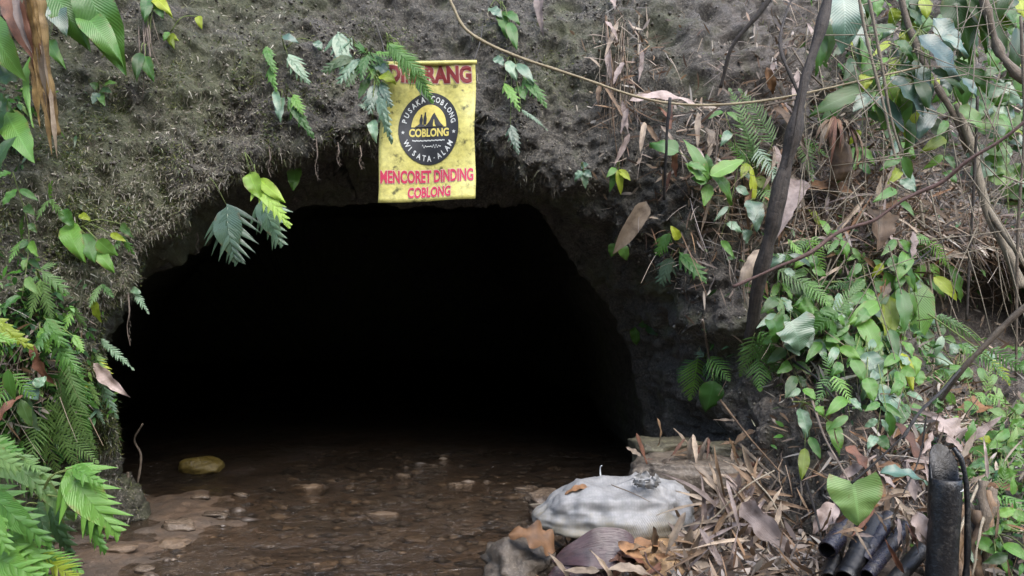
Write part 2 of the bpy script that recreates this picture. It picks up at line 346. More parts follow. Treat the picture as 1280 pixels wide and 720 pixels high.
PROF = {
    'L': lambda t: np.sin(np.pi * np.clip(t, 0, 1) ** .75) ** .85 * (1 - .15 * t),
    'O': lambda t: np.sin(np.pi * np.clip(t, 0, 1) ** .62) ** .75,
    'R': lambda t: np.sin(np.pi * np.clip(t, 0, 1) ** .85) ** .5,
    'H': lambda t: np.where(t < .25, .82 + .18 * np.sin(t / .25 * np.pi / 2), np.clip((1 - t) / .75, 0, 1) ** .72),
    'S': lambda t: np.clip(np.minimum(1, t * 9), 0, 1) ** .5 * np.clip((1 - t) * 2.2, 0, 1) ** .8,   # strap / blade
}
def frame(base, tip, nrm):
    a = np.asarray(tip, float) - base; L = np.linalg.norm(a) + 1e-9; a = a / L
    s = nrmz(np.cross(a, nrm)); return L, a, s, np.cross(s, a)
def leaf(base, tip, width, kind='L', nrm=(0, -.8, .5), bend=.12, fold=.25, wav=.05, n=12, k=4, curl=0., ragged=0.):
    base = np.asarray(base, float); L, a, s, nn = frame(base, tip, nrm); t = np.linspace(0, 1, n + 1); x = np.linspace(-1, 1, k + 1)
    w = width / 2 * np.maximum(PROF[kind](t), .02); ph = random.uniform(0, 6)
    if ragged: w = w * (1 + ragged * vnoise(np.c_[t * 9, t * 0 + ph * 7, t * 0], 1, 3))
    c = base + a * (L * t)[:, None] + nn * (bend * L * 4 * t * (1 - t))[:, None]
    off = fold * np.abs(x)[None] * w[:, None] * (1 if fold < .6 else 1) + wav * width * np.sin(t * 17 + ph)[:, None] * (x[None] ** 2) * np.sign(x)[None] - curl * width * (t[:, None] ** 2) * (np.abs(x)[None] ** 2)
    V = c[:, None] + s * (x[None, :, None] * w[:, None, None]) + nn * off[..., None]
    if kind == 'H': V = V - a * (L * .2 * np.abs(x)[None, :, None] ** 1.3 * np.clip(1 - t * 2.2, 0, 1)[:, None, None] ** 1.5)
    U = np.stack([np.repeat(t, k + 1), np.tile(x * .5 + .5, n + 1)], 1); F = []
    for i in range(n):
        for j in range(k): q = i * (k + 1) + j; F.append((q, q + 1, q + k + 2, q + k + 1))
    return V.reshape(-1, 3), F, U
PPROF = {'F': lambda t: np.sin(np.pi * (t * .93 + .07) ** .6) ** .8 * (1 - .25 * t), 'P': lambda t: (1 - t) ** .75 * (.75 + .6 * t) + .06, 'N': lambda t: (.55 + .45 * np.sin(np.pi * t)) * (1 - t ** 3) + .04}
def pinnate(base, tip, width, kind='F', nrm=(0, -.8, .5), bend=.1, n=14, fill=.8, fwd=.5, droop=.2, fork=0):
    base = np.asarray(base, float); L, a, s, nn = frame(base, tip, nrm); mb = MB()
    def cen(t): return base + a * (L * t) + nn * (bend * L * 4 * t * (1 - t))
    for i in range(n):
        for sd in (-1, 1):
            t = min(.97, (i + .4 + (.28 * sd if kind != 'F' else .1 * sd) + random.uniform(-.12, .12)) / n); t = max(t, .02)
            jl = .06 if kind == 'F' else .2
            ll = width / 2 * float(PPROF[kind](np.array(t))) * random.uniform(.95 - jl, 1.02 + jl); f = fwd + .4 * t + random.uniform(-.12, .12)
            d = s * sd * math.cos(f) + a * math.sin(f); ch = fill * L / n * (.62 if kind == 'F' else 1.0)
            c0 = cen(t); q = [0, .3, .55, .8, 1.0]; wd = [ch * x for x in ((.5, .52, .44, .28, .02) if kind == 'F' else (.42, .41, .32, .17, .01))]; V = []; U = []
            lift = random.uniform(-.1, .2)
            for x, w in zip(q, wd):
                c = c0 + d * ll * x + a * (ll * .22 * x * x) + nn * (ll * (lift * x - droop * x * x))
                V += [c - a * w, c + nn * w * .25, c + a * w]; U += [(x, .1), (x, .5), (x, .9)]
            mb.add(V, [(r * 3 + j, r * 3 + j + 1, r * 3 + j + 4, r * 3 + j + 3) for r in range(4) for j in range(2)], U)
    if kind == 'P': mb.add(*leaf(cen(0.0), cen(.97), width * .42, 'L', nrm, bend, .06, .03, 10, 2))
    e = cen(1 - .9 / n); mb.add(*leaf(e, cen(1.0) + a * L * .03, width * .10 + L / n * .35, 'L', nrm, 0, .1, 0, 4, 2))
    mb.add(*tube([cen(0), cen(.35), cen(.7), cen(.98)], width * .012 + .0012, .0008, 4, 8, cap=False)); return mb

# ---------------------------------------------------------------- the earth bank and the tunnel
CP = np.array([(-400,-350,3.7),(-400,400,3.0),(-400,950,2.6),(0,0,3.95),(0,200,3.75),(0,400,3.5),(0,600,3.6),(0,760,3.5),(100,650,4.18),(100,580,4.02),(100,500,3.86),
 (130,430,3.84),(170,345,3.92),(270,235,4.10),(150,150,4.02),(200,0,4.35),(400,170,4.35),(530,170,4.4),(640,190,4.4),(300,60,4.35),(500,0,4.72),(500,90,4.52),
 (700,0,4.8),(700,120,4.5),(740,255,4.4),(500,-350,5.6),(1000,-350,6.5),(835,340,4.3),(890,450,4.22),(885,560,4.15),(872,700,4.1),(900,250,4.3),(900,100,4.6),
 (870,0,4.9),(930,400,4.15),(960,550,3.9),(960,650,3.7),(1000,720,3.35),(1000,450,4.1),(1000,200,4.6),(1000,300,4.4),(1000,0,5.2),(1100,230,4.9),(1100,290,4.5),
 (1100,340,4.4),(1100,450,4.1),(1100,560,3.65),(1100,720,3.15),(1200,150,5.9),(1200,260,5.0),(1200,310,4.75),(1215,385,5.3),(1220,450,4.6),(1200,520,4.0),
 (1280,560,3.5),(1280,720,2.85),(1280,200,6.4),(1280,0,6.8),(1280,310,4.9),(1285,390,5.2),(1150,0,6.0),(1700,-350,8.0),(1700,300,4.5),(1700,950,2.3),(1300,900,2.4),(900,900,2.9)], float)
def _phi(r): return np.sqrt(r * r + 60 ** 2)
_A = _phi(np.linalg.norm(CP[:, None, :2] - CP[None, :, :2], axis=2)); _n = len(CP)
_M = np.zeros((_n + 1, _n + 1)); _M[:_n, :_n] = _A; _M[:_n, _n] = 1; _M[_n, :_n] = 1
_W = np.linalg.solve(_M, np.r_[CP[:, 2], 0])
def depth(px, py):
    px = np.asarray(px, float); sh = px.shape; q = np.stack([px.ravel(), np.asarray(py, float).ravel()], 1)
    return (_phi(np.linalg.norm(q[:, None] - CP[None, :, :2], axis=2)) @ _W[:_n] + _W[_n]).reshape(sh)
LIP = np.array([(172,735),(165,690),(158,640),(146,590),(134,540),(128,485),(131,435),(150,388),(172,347),(203,310),(240,272),(272,235),(312,206),(362,190),(420,184),(480,182),
 (540,182),(600,186),(642,198),(690,226),(740,262),(790,305),(835,350),(870,400),(884,450),(884,500),(880,560),(872,620),(868,680),(866,735)], float)
INN = np.array([(120,700),(116,660),(112,620),(110,580),(112,530),(118,480),(128,430),(145,395),(172,360),(212,326),(258,298),(310,277),(355,266),(400,262),(450,260),(490,259),
 (540,258),(590,256),(630,254),(662,254),(684,280),(712,325),(742,365),(770,405),(788,450),(796,500),(799,545),(796,590),(792,640),(790,700)], float)
def resample(poly, n):
    c = spline(poly, 900); L = np.r_[0, np.cumsum(np.linalg.norm(np.diff(c, axis=0), axis=1))]
    return c, L / L[-1]
NU = 860
LC = spline(LIP, 4000); IC = spline(INN, 4000)
# sample u so that both the lip and the outer frame are evenly covered
dens = np.linspace(0, 1, NU)
idx = np.clip((dens * 3999), 0, 3999); ii = idx.astype(int)
lip = LC[ii]; inn = IC[ii]
OUT = np.array([(-420,960),(-420,700),(-420,450),(-420,200),(-420,0),(-420,-200),(-420,-360),(-200,-360),(0,-360),(200,-360),(350,-360),(500,-360),(650,-360),(800,-360),(950,-360),(1100,-360),(1300,-360),(1500,-360),(1700,-360),(1700,-200),(1700,0),(1700,200),(1700,450),(1700,700),(1700,960)], float)
outc = np.array([np.interp(dens * (len(OUT) - 1), np.arange(len(OUT)), OUT[:, k]) for k in (0, 1)]).T
# a lip that is irregular
ang = np.stack([dens * 60, dens * 0, dens * 0], 1)
nrm2 = nrmz(np.stack([-(np.gradient(lip, axis=0))[:, 1], (np.gradient(lip, axis=0))[:, 0]], 1))
lip = lip + nrm2 * (vnoise(ang, .5, 2) * 7 + vnoise(ang, 1.9, 3) * 3.5)[:, None]
NV = 300
v = np.linspace(0, 1, NV) ** 1.35
gp = lip[:, None] * (1 - v)[None, :, None] + outc[:, None] * v[None, :, None]
dY = depth(gp[..., 0], gp[..., 1]); dpx = np.linalg.norm(gp - lip[:, None], axis=2)
dY = dY + np.where(gp[..., 0] < 420, .07, .20) * np.exp(-dpx / np.where(gp[..., 0] < 420, 9, 24))                          # the edge rolls back under the lip
Gout = np.stack([(gp[..., 0] - 640) / FPX * dY, dY, CAMZ - (gp[..., 1] - 360) / FPX * dY], -1)
Lp = Gout[:, 0]
Yin = 5.25 + .25 * np.linspace(0, 1, NU)
Ip = np.stack([(inn[:, 0] - 640) / FPX * Yin, Yin, CAMZ - (inn[:, 1] - 360) / FPX * Yin], -1)
Ccen = Ip.mean(0); rings = []
for w in np.linspace(0, 1, 34)[1:]: rings.append(Lp * (1 - w) + Ip * w + nrmz(Ip - Ccen) * (.10 * np.sin(w * math.pi))[..., None] if False else Lp * (1 - w) + Ip * w)
for y, g, dx in ((.03,1.04,0),(.09,1.12,0),(.3,1.22,-.02),(.7,1.28,-.06),(1.2,1.34,-.1),(1.8,1.4,-.16),(2.5,1.46,-.25),(3.4,1.5,-.4),(4.5,1.55,-.7),(6,1.6,-1.2),(8,1.6,-2.0),(8.4,.8,-2.2),(8.5,.02,-2.3)):
    cc_ = Ccen if y < 7 else np.array([Ccen[0], Ccen[1], -.7])
    ur = np.clip((np.linspace(0, 1, NU) - .66) / .10, 0, 1)[:, None]; ur = ur * (.80 if y < 2.6 else .5)
    gg = (1 + (g - 1) * (1 - ur)) if y < 7 else g
    r = cc_ + (Ip - cc_) * gg; r = r + np.array([dx, y, 0]); rings.append(r)
Gin = np.stack(rings[::-1], 1)
G = np.concatenate([Gin, Gout], 1); nv = G.shape[1]; NIN = Gin.shape[1]
def gnorm(G): return nrmz(np.cross(np.gradient(G, axis=1), np.gradient(G, axis=0)))
Nn = gnorm(G)
if (Nn[:, NIN + 40] * np.array([0, -1, 0])).sum(-1).mean() < 0: Nn = -Nn
rough_r = np.clip((G[..., 0] - .4) / 1.2, 0, 1)
edge = np.exp(-(np.abs(np.arange(nv) - (NIN - 34)) / 3.0) ** 2)[None]
d = .085 * fbm(G, 1.6, 2, 1) + .055 * fbm(G, 4.5, 3, 5) * (1 + .5 * rough_r) + .020 * fbm(G, 17, 3, 9) - .03 * np.abs(fbm(G, 7.5, 3, 14)) * (.6 + rough_r) - .018 * np.abs(vnoise(G * np.array([1, 1, .35]), 26, 20)) + .007 * vnoise(G, 48, 23)
fade = np.ones(nv); fade[:13] = .6
d = d * fade[None] * (1 - .6 * edge)
G = G + Nn * d[..., None]
BV = G.reshape(-1, 3); q = (np.arange(NU - 1)[:, None] * nv + np.arange(nv - 1)[None]).ravel()
BF = np.stack([q, q + nv, q + nv + 1, q + 1], 1)
BN = gnorm(G); 
if (BN[:, NIN + 40] * np.array([0, -1, 0])).sum(-1).mean() < 0: BN = -BN; 
else: BF = BF[:, ::-1]
bank = obj('earth_bank', BV, BF.copy(), 'soil'); tag(bank, kind='structure', label='grey brown earth bank around the mouth of the tunnel')
BVH = BVHTree.FromPolygons(BV.tolist(), BF.tolist())
CAMV = Vector((0, 0, CAMZ))
def hit(px, py):
    r = Vector(((px - 640) / FPX, 1, -(py - 360) / FPX)).normalized(); h = BVH.ray_cast(CAMV, r)
    if h[0] is None: return P(px, py, 4.2), np.array([0, -1., 0])
    n = np.array(h[1]); n = n if n[1] < 0 else -n; return np.array(h[0]), n
def S(px, py, off=.0): h = hit(px, py)[0]; return P(px, py, max(.5, h[1] - off))

# ---------------------------------------------------------------- ground, stream bed and water
def bedz(x, y):
    p = np.stack([x, y, np.zeros_like(x)], -1)
    z = -.055 + .03 * fbm(p, 1.7, 3, 31) + .012 * fbm(p, 8, 3, 35)
    left = np.clip((-1.25 - x) / .7, 0, 1) * np.clip((5.3 - y) / .8, 0, 1); z = z + .052 * left * (1 + .4 * vnoise(p, 3, 40))   # mud bank by the ferns
    rt = np.clip((x - .40) / .50, 0, 1) * np.clip((5.0 - y) / .9, 0, 1); z = z + .22 * rt ** 1.2
    far = np.clip((-y - 1.0) / 3, 0, 1); z = z + .35 * far + .04 * np.abs(fbm(p, .6, 3, 44)) * far
    return z
def sheet(xs, ys, zf):
    X, Y = np.meshgrid(xs, ys); V = np.stack([X, Y, zf(X, Y)], -1).reshape(-1, 3); a, b = len(xs), len(ys)
    q = (np.arange(b - 1)[:, None] * a + np.arange(a - 1)[None]).ravel(); return V, np.stack([q, q + 1, q + a + 1, q + a], 1)
xs = np.r_[np.linspace(-40, -3.2, 14)[:-1], np.linspace(-3.2, 2.6, 330), np.linspace(2.6, 40, 14)[1:]]
ys = np.r_[np.linspace(-60, 1.2, 24)[:-1], np.linspace(1.2, 7.5, 340), np.linspace(7.5, 16, 40)[1:]]
V, F = sheet(xs, ys, bedz); bed = obj('ground', V, F, 'bed'); tag(bed, kind='structure', label='brown muddy stream bed at the tunnel mouth')
V, F = sheet(np.linspace(-7, 2.2, 160), np.linspace(-2.2, 15.5, 200), lambda x, y: .006 * fbm(np.stack([x, y, 0 * x], -1), 3.0, 2, 61) - .004)
wat = obj('water', V, F, 'water'); tag(wat, kind='structure', label='shallow brown stream flowing out of the tunnel')
# unseen slope added behind the viewer to block low sky light from the tunnel
V, F = sheet(np.linspace(-45, 45, 60), np.linspace(-40, -3.5, 40), lambda x, y: -.4 + np.clip((-3.5 - y), 0, 11) * 1.25 + np.clip(-14.5 - y, 0, 40) * .35 + .5 * fbm(np.stack([x, y, 0 * x], -1), .35, 4, 70))
blockerm, nt_, b_, _ = newmat('blocker_slope'); n_ = noise(nt_, 1.2, 8, .75, wpos(nt_)); nt_.links.new(mixc(nt_, ramp(nt_, n_, [(.4, (0, 0, 0)), (.6, (1, 1, 1))]), (.03, .05, .018), (.07, .06, .04)), b_.inputs['Base Color']); b_.inputs['Roughness'].default_value = .9; MAT['hill'] = blockerm
hill = obj('light_block_slope', V, F, 'hill'); tag(hill, kind='structure', label='added green slope behind the viewer that keeps low sky light out of the tunnel')

# ---------------------------------------------------------------- fine cover of the bank: root fibres, moss, litter
VPX, VPY = topx(BV); BNf = BN.reshape(-1, 3)
infr = (VPX > -330) & (VPX < 1580) & (VPY > -120) & (VPY < 780) & (BV[:, 1] < 7.5)
vcol = np.arange(len(BV)) % nv
front = infr & (vcol >= NIN - 4)
def gauss(px, py, cx, cy, sx, sy): return np.exp(-((px - cx) / sx) ** 2 - ((py - cy) / sy) ** 2)
def pick(weight, n):
    w = np.where(front, weight, 0); w = w / w.sum(); return RNG.choice(len(BV), n, p=w)
PAL_ROOT = np.array([(.10,.085,.06),(.17,.15,.11),(.28,.25,.19),(.09,.07,.05),(.14,.14,.07),(.36,.34,.27),(.12,.13,.06)])
PAL_MOSS = np.array([(.10,.125,.035),(.14,.165,.05),(.07,.095,.03),(.19,.19,.075),(.05,.075,.025)])
PAL_LIT = np.array([(.42,.30,.20),(.30,.20,.13),(.55,.44,.33),(.22,.13,.08),(.48,.38,.30),(.36,.22,.12),(.16,.10,.07),(.62,.55,.46),(.40,.34,.30)])
PAL_LEAF = np.array([(.07,.20,.03),(.05,.14,.03),(.11,.26,.05),(.035,.09,.02),(.16,.30,.06),(.09,.19,.09)])
def strips(name, label, idx, L, W, pal, mat, down=.6, out=.4, rnd=.5, lift=.0, segs=2, taper=True, sag=.2, kind='stuff', prof=None, at=None):
    if at is None: bp, bnn = BV[idx], BNf[idx]
    else: bp, bnn = at
    n = len(bp); b = bp + bnn * lift + RNG.normal(0, .006, (n, 3))
    d = nrmz(np.array([0, 0, -1.]) * down + bnn * out + RNG.normal(0, rnd, (n, 3)))
    s = nrmz(np.cross(d, bnn + RNG.normal(0, .5, (n, 3)))); ln = L[0] * (L[1] / L[0]) ** RNG.random(n); wd = RNG.uniform(W[0], W[1], n)
    pts = []; col = []
    base = pal[RNG.integers(0, len(pal), n)] * RNG.uniform(.6, 1.25, (n, 1)); bn = RNG.normal(0, .12, (n, 3))
    for k in range(segs + 1):
        t = k / segs; c = b + d * (ln * t)[:, None] + (np.array([0, 0, -1.]) * sag + bn) * (ln * t * t)[:, None]
        w = wd * (prof[k] if prof else (1 - .75 * t if taper else 1)) / 2
        pts += [c - s * w[:, None], c + s * w[:, None]]; col += [base, base]
    V = np.stack(pts, 1).reshape(-1, 3); m = 2 * (segs + 1); q = np.arange(n)[:, None] * m + 2 * np.arange(segs)[None]
    q = q.ravel(); F = np.stack([q, q + 1, q + 3, q + 2], 1)
    o = obj(name, V, F, mat, None, None, np.stack(col, 1).reshape(-1, 3), False); return tag(o, label, kind=kind)
X_, Y_ = VPX, VPY
OV = np.array([(1,0,0),(-1,0,0),(0,1,0),(0,-1,0),(0,0,1),(0,0,-1)], float); OF = [(0,2,4),(2,1,4),(1,3,4),(3,0,4),(2,0,5),(1,2,5),(3,1,5),(0,3,5)]
ci = pick(((X_ < 1010) | (Y_ > 420)) * (.3 + np.clip(vnoise(BV, 4, 51), 0, 1) * 1.5), 9000); cs = .003 * (5 ** RNG.random(9000))
PAL_C = np.array([(.05,.044,.035),(.10,.09,.074),(.15,.135,.11),(.07,.062,.05),(.24,.22,.18),(.035,.03,.024),(.12,.11,.08)])
cv = (BV[ci] + BNf[ci] * .002)[:, None] + OV[None] * (cs[:, None, None] * RNG.uniform(.5, 1.3, (9000, 6, 1))); cf = (np.array(OF)[None] + 6 * np.arange(9000)[:, None, None]).reshape(-1, 3)
cl = obj('earth_clods', cv.reshape(-1, 3), cf, 'strands', None, None, np.repeat(PAL_C[RNG.integers(0, 7, 9000)] * RNG.uniform(.7, 1.2, (9000, 1)), 6, 0), False); tag(cl, 'crumbs of grey brown earth sticking out of the bank', kind='stuff')
leftw = np.clip((520 - X_) / 250, .25, 1) * (1 + 2.2 * gauss(X_, Y_, 160, 270, 140, 150))
midw = np.clip((760 - X_) / 60, 0, 1)
strips('root_fibres', 'fine pale root fibres covering the earth bank', pick(leftw * midw + .10, 42000), (.010, .040), (.0012, .0064), PAL_ROOT, 'strands', .55, .5, .6)
nearlip = np.exp(-((vcol - NIN) / 14.0) ** 2) * (X_ < 700) * (Y_ < 460)
strips('hanging_rootlets', 'short rootlets hanging along the tunnel edge', pick(nearlip, 2200), (.012, .055), (.0012, .003), PAL_ROOT, 'strands', .8, .25, .45, sag=.4)
mossw = gauss(X_, Y_, 70, 470, 90, 120) * 1.6 + gauss(X_, Y_, 120, 300, 110, 80) + .5 * gauss(X_, Y_, 60, 210, 60, 60) + .4 * gauss(X_, Y_, 1120, 480, 60, 60) + .45 * gauss(X_, Y_, 240, 150, 160, 80) + .25 * gauss(X_, Y_, 560, 60, 160, 50) + .12 * gauss(X_, Y_, 900, 40, 80, 60)
mossw = mossw * np.clip(.3 + 1.8 * vnoise(BV, 6, 91), 0, 2)
strips('moss', 'olive green moss on the damp earth bank', pick(mossw, 24000), (.008, .03), (.003, .008), PAL_MOSS, 'smallleaf', .2, .8, .7, .004, prof=(.6, 1, .1))
litw = gauss(X_, Y_, 1110, 240, 130, 60) * 1.4 + gauss(X_, Y_, 1200, 290, 90, 40) + gauss(X_, Y_, 1150, 590, 60, 40) * 1.1 + gauss(X_, Y_, 1230, 520, 60, 50) + gauss(X_, Y_, 930, 650, 50, 50) * .8 + .30 * gauss(X_, Y_, 920, 200, 80, 120) + .22 * gauss(X_, Y_, 790, 90, 40, 60) + .16 * (X_ > 960) * (1 - gauss(X_, Y_, 985, 620, 50, 130))  + .2 * gauss(X_, Y_, 20, 480, 50, 60)
strips('leaf_litter', 'dry brown and tan leaf litter lying over the bank', pick(litw, 12500), (.04, .16), (.005, .018), PAL_LIT * .62, 'strands', .15, .22, .75, .02, 4, sag=.05, prof=(.3, .9, 1, .7, .05))
strips('straw_litter', 'thin pale straw and dry grass tangled over the bank', pick(litw, 3200), (.10, .40), (.003, .006), PAL_LIT * .8, 'strands', .5, .35, .8, .03, 3, sag=.15)
fx = RNG.uniform(.0, 1.35, 2600); fy = RNG.uniform(2.9, 4.3, 2600); keep = RNG.random(2600) < np.clip((fx - .05) / .5, 0, 1) * np.clip((4.2 - fy) / .3, .15, 1); fx, fy = fx[keep], fy[keep]
strips('ground_litter', 'brown leaf scraps strewn over the ground around the sack', None, (.03, .15), (.006, .028), PAL_LIT * .5, 'strands', .0, .12, .8, .012, 4, sag=.0, prof=(.3, .9, 1, .7, .05), at=(np.stack([fx, fy, bedz(fx, fy)], 1), np.tile([0, 0, 1.], (len(fx), 1))))
undw = .16 * (X_ > 1270) + .2 * (X_ < -10) + gauss(X_, Y_, 1240, 560, 60, 60) * 1.2 + gauss(X_, Y_, 1250, 650, 60, 60) + 1.1 * gauss(X_, Y_, 1090, 430, 80, 60) + .8 * gauss(X_, Y_, 1020, 380, 60, 40) + .25 * gauss(X_, Y_, 1100, 320, 120, 60) + .8 * gauss(X_, Y_, 1250, 120, 60, 80) + .35 * (X_ > 1000) * (Y_ < 200) + .8 * gauss(X_, Y_, 40, 500, 50, 80) + .5 * gauss(X_, Y_, 30, 380, 40, 40) + .4 * gauss(X_, Y_, 10, 130, 40, 60)
strips('undergrowth', 'small green leaves growing all over the bank', pick(undw, 8500), (.03, .085), (.009, .026), PAL_LEAF, 'smallleaf', .15, .7, .7, .03, 3, sag=.25, prof=(.15, 1, .8, .04))

# ---------------------------------------------------------------- the banner over the tunnel
BY = 3.98
bTL, bTR, bBR, bBL = P(478, 79, BY), P(594, 79, BY + .02), P(594, 249, BY - .03), P(473, 254, BY - .05)
def bsurf(u, v, lift=0.):                           # u 0..1 left-right, v 0..1 top-bottom
    u = np.asarray(u, float); v = np.asarray(v, float); u_, v_ = u[..., None], v[..., None]
    p = (bTL * (1 - u_) + bTR * u_) * (1 - v_) + (bBL * (1 - u_) + bBR * u_) * v_
    o = .016 * np.sin(u * 7 + .5 + v * 1.5) * (.4 + v) + .008 * np.sin(v * 11 + u * 3) + .005 * np.sin(u * 19 - v * 6) * (1 - v) + .03 * (v - .5) ** 2
    p = p.copy(); p[..., 1] -= o + lift
    p[..., 0] += .004 * np.sin(v * 9) ; return p
ban = root('banner', 'yellow hanging banner with red lettering and a black oval emblem above the tunnel', 'banner', P(535, 79, BY))
nu, nvv = 24, 34
uu, vv = np.meshgrid(np.linspace(0, 1, nu + 1), np.linspace(0, 1, nvv + 1)); Vf = bsurf(uu, vv); Vb = Vf + np.array([0, .0025, 0])
def gridF(a, b, o=0, flip=False):
    F = [(o + j * a + i, o + j * a + i + 1, o + (j + 1) * a + i + 1, o + (j + 1) * a + i) for j in range(b - 1) for i in range(a - 1)]
    return [f[::-1] for f in F] if not flip else F
n1 = (nu + 1) * (nvv + 1); F = gridF(nu + 1, nvv + 1) + gridF(nu + 1, nvv + 1, n1, True)
bd = [j for j in range(nu + 1)] + [j * (nu + 1) + nu for j in range(1, nvv + 1)] + [nvv * (nu + 1) + j for j in range(nu - 1, -1, -1)] + [j * (nu + 1) for j in range(nvv - 1, 0, -1)]
F += [(bd[i], bd[(i + 1) % len(bd)], bd[(i + 1) % len(bd)] + n1, bd[i] + n1) for i in range(len(bd))]
obj('cloth', np.vstack([Vf.reshape(-1, 3), Vb.reshape(-1, 3)]), F, 'banner', ban)
mb = MB(); mb.add(*tube([P(475, 80, BY - .006), P(535, 79, BY - .006), P(596, 78, BY + .012)], .0125, .0125, 8, 14)); mb.build('top_hem', 'banner', ban)
for a, b in (((482, 78), (470, 30)), ((592, 77), (604, 28))):
    mb = MB(); mb.add(*tube([P(*a, BY), P((a[0] + b[0]) / 2 + 2, (a[1] + b[1]) / 2, BY + .2), S(*b, -.02)], .003, .003, 5)); mb.build('hanging_cord', 'cord', ban)
BW, BH = .5, .735
def text_geo(txt, bold=.0, res=3):
    cu = bpy.data.curves.new('t', 'FONT'); cu.body = txt; cu.size = 1; cu.offset = bold; cu.resolution_u = res; cu.align_x = 'LEFT'
    o = bpy.data.objects.new('t', cu); C.objects.link(o); bpy.context.view_layer.update()
    me = bpy.data.meshes.new_from_object(o.evaluated_get(bpy.context.evaluated_depsgraph_get()))
    V = np.array([v.co[:2] for v in me.vertices]) if len(me.vertices) else np.zeros((0, 2)); F = [tuple(p.vertices) for p in me.polygons]
    bpy.data.objects.remove(o); bpy.data.curves.remove(cu); bpy.data.meshes.remove(me); return V, F
def text_line(name, txt, u0, u1, v0, v1, mat, bold=.03, lift=.003):
    V, F = text_geo(txt, bold); mn, mx = V.min(0), V.max(0); q = (V - mn) / (mx - mn)
    Vo, Fo = text_geo(txt, bold + .035); qo = (Vo - mn) / (mx - mn); obj('lettering_outline', bsurf(u0 + (u1 - u0) * qo[:, 0], v1 + (v0 - v1) * qo[:, 1], lift - .0014), Fo, 'pinkprint', ban, smooth=False)
    return obj(name, bsurf(u0 + (u1 - u0) * q[:, 0], v1 + (v0 - v1) * q[:, 1], lift), F, mat, ban, smooth=False)
text_line('lettering', 'DILARANG', .07, .955, .022, .148, 'darkred', .05)
text_line('lettering', 'MENCORET DINDING', .015, .975, .775, .866, 'redprint', .03)
text_line('lettering', 'COBLONG', .29, .74, .895, .972, 'redprint', .03)
EC, ER = (.515, .475), (.318, .263)                # emblem centre and radii in banner units
def disc(name, rx, ry, mat, lift, a0=0, a1=2 * math.pi, cx=EC[0], cy=EC[1], n=56, par=None):
    ring = [(cx + rx * math.cos(a), cy - ry * math.sin(a)) for a in np.linspace(a0, a1, n)]
    fs = (.2, .4, .6, .8, 1); pts = np.array([(cx, cy)] + [(cx + (x - cx) * f, cy + (y - cy) * f) for f in fs for x, y in ring])
    F = [(0, i + 1, i + 2) for i in range(n - 1)] + [(r * n + i + 1, r * n + n + i + 1, r * n + n + i + 2, r * n + i + 2) for r in range(len(fs) - 1) for i in range(n - 1)]
    return obj(name, bsurf(pts[:, 0], pts[:, 1], lift), F, mat, par or ban, smooth=False)
emb = disc('emblem', ER[0], ER[1], 'blackprint', .0030)
disc('emblem_field', .185, .165, 'yellowprint', .0046, 0, math.pi, EC[0], EC[1] - .01, par=emb)
def ring_text(txt, a0, a1, rr, hgt, inward=False):
    mb = MB(); n = len(txt)
    for i, ch in enumerate(txt):
        if ch in ' _':
            if mb.n: mb.build('emblem_lettering', 'whiteprint', emb, smooth=False); mb = MB()
            continue
        V, F = text_geo(ch, .02, 2); mn, mx = V.min(0), V.max(0)
        a = math.radians(a0 + (a1 - a0) * (i + .5) / n); c = (V - (mn + mx) / 2); hs = hgt / .72 if ch != '-' else hgt
        c = c * hs * np.array([.85, 1])
        r = np.array([math.cos(a), math.sin(a)]); tng = np.array([r[1], -r[0]]) * (1 if not inward else -1); up = r * (1 if not inward else -1)
        xy = r * rr + c[:, :1] * tng + c[:, 1:] * up
        mb.add(bsurf(EC[0] + xy[:, 0] * ER[0], EC[1] - xy[:, 1] * ER[1], .0046), F)
    mb.build('emblem_lettering', 'whiteprint', emb, smooth=False)
_k = 1
ring_text('PUSAKA COBLONG', 172, 8, .83, .16); ring_text('WISATA-ALAM', 205, 335, .83, .16, True)
for sx in (-1, 1):
    mb = MB(); c = np.array([EC[0] + sx * .268, EC[1] + .03]); pts = [c + np.array([math.sin(k * math.pi / 5) * .55, -math.cos(k * math.pi / 5) * .4]) * (.032 if k % 2 == 0 else .014) * 1.2 for k in range(10)]
    pts = np.array([c] + pts); mb.add(bsurf(pts[:, 0], pts[:, 1], .0046), [(0, 1 + k, 1 + (k + 1) % 10) for k in range(10)])
    mb.build('emblem_star', 'whiteprint', emb, smooth=False)
def shape(name, pts, mat, lift, par=None):
    pts = np.array(pts); return obj(name, bsurf(EC[0] + pts[:, 0], EC[1] + pts[:, 1], lift), [tuple(range(len(pts)))], mat, par or emb, smooth=False)
shape('mountain', [(-.05,-.008),(.0,-.05),(.03,-.098),(.05,-.118),(.075,-.088),(.12,-.04),(.16,-.012)], 'blackprint', .0064)
shape('mountain', [(-.15,-.01),(-.1,-.035),(-.06,-.03),(-.02,-.012)], 'blackprint', .0064)
shape('mountain_stream', [(.042,-.03),(.05,-.07),(.062,-.03),(.075,-.014),(.045,-.014)], 'yellowprint', .0078)
for x, h in ((-.085, .075), (-.045, .09)): shape('tall_figure', [(x-.016,-.03),(x-.018,-.03-h*.5),(x-.008,-.03-h*.8),(x-.008,-.03-h),(x+.008,-.03-h),(x+.008,-.03-h*.8),(x+.018,-.03-h*.5),(x+.014,-.03)], 'blackprint', .0064)
V, F = text_geo('COBLONG', .035); mn, mx = V.min(0), V.max(0); q = (V - mn) / (mx - mn)
obj('emblem_lettering', bsurf(EC[0] - .205 + .42 * q[:, 0], EC[1] + .062 - .062 * q[:, 1], .0050), F, 'yellowprint', emb, smooth=False)
mb = MB()
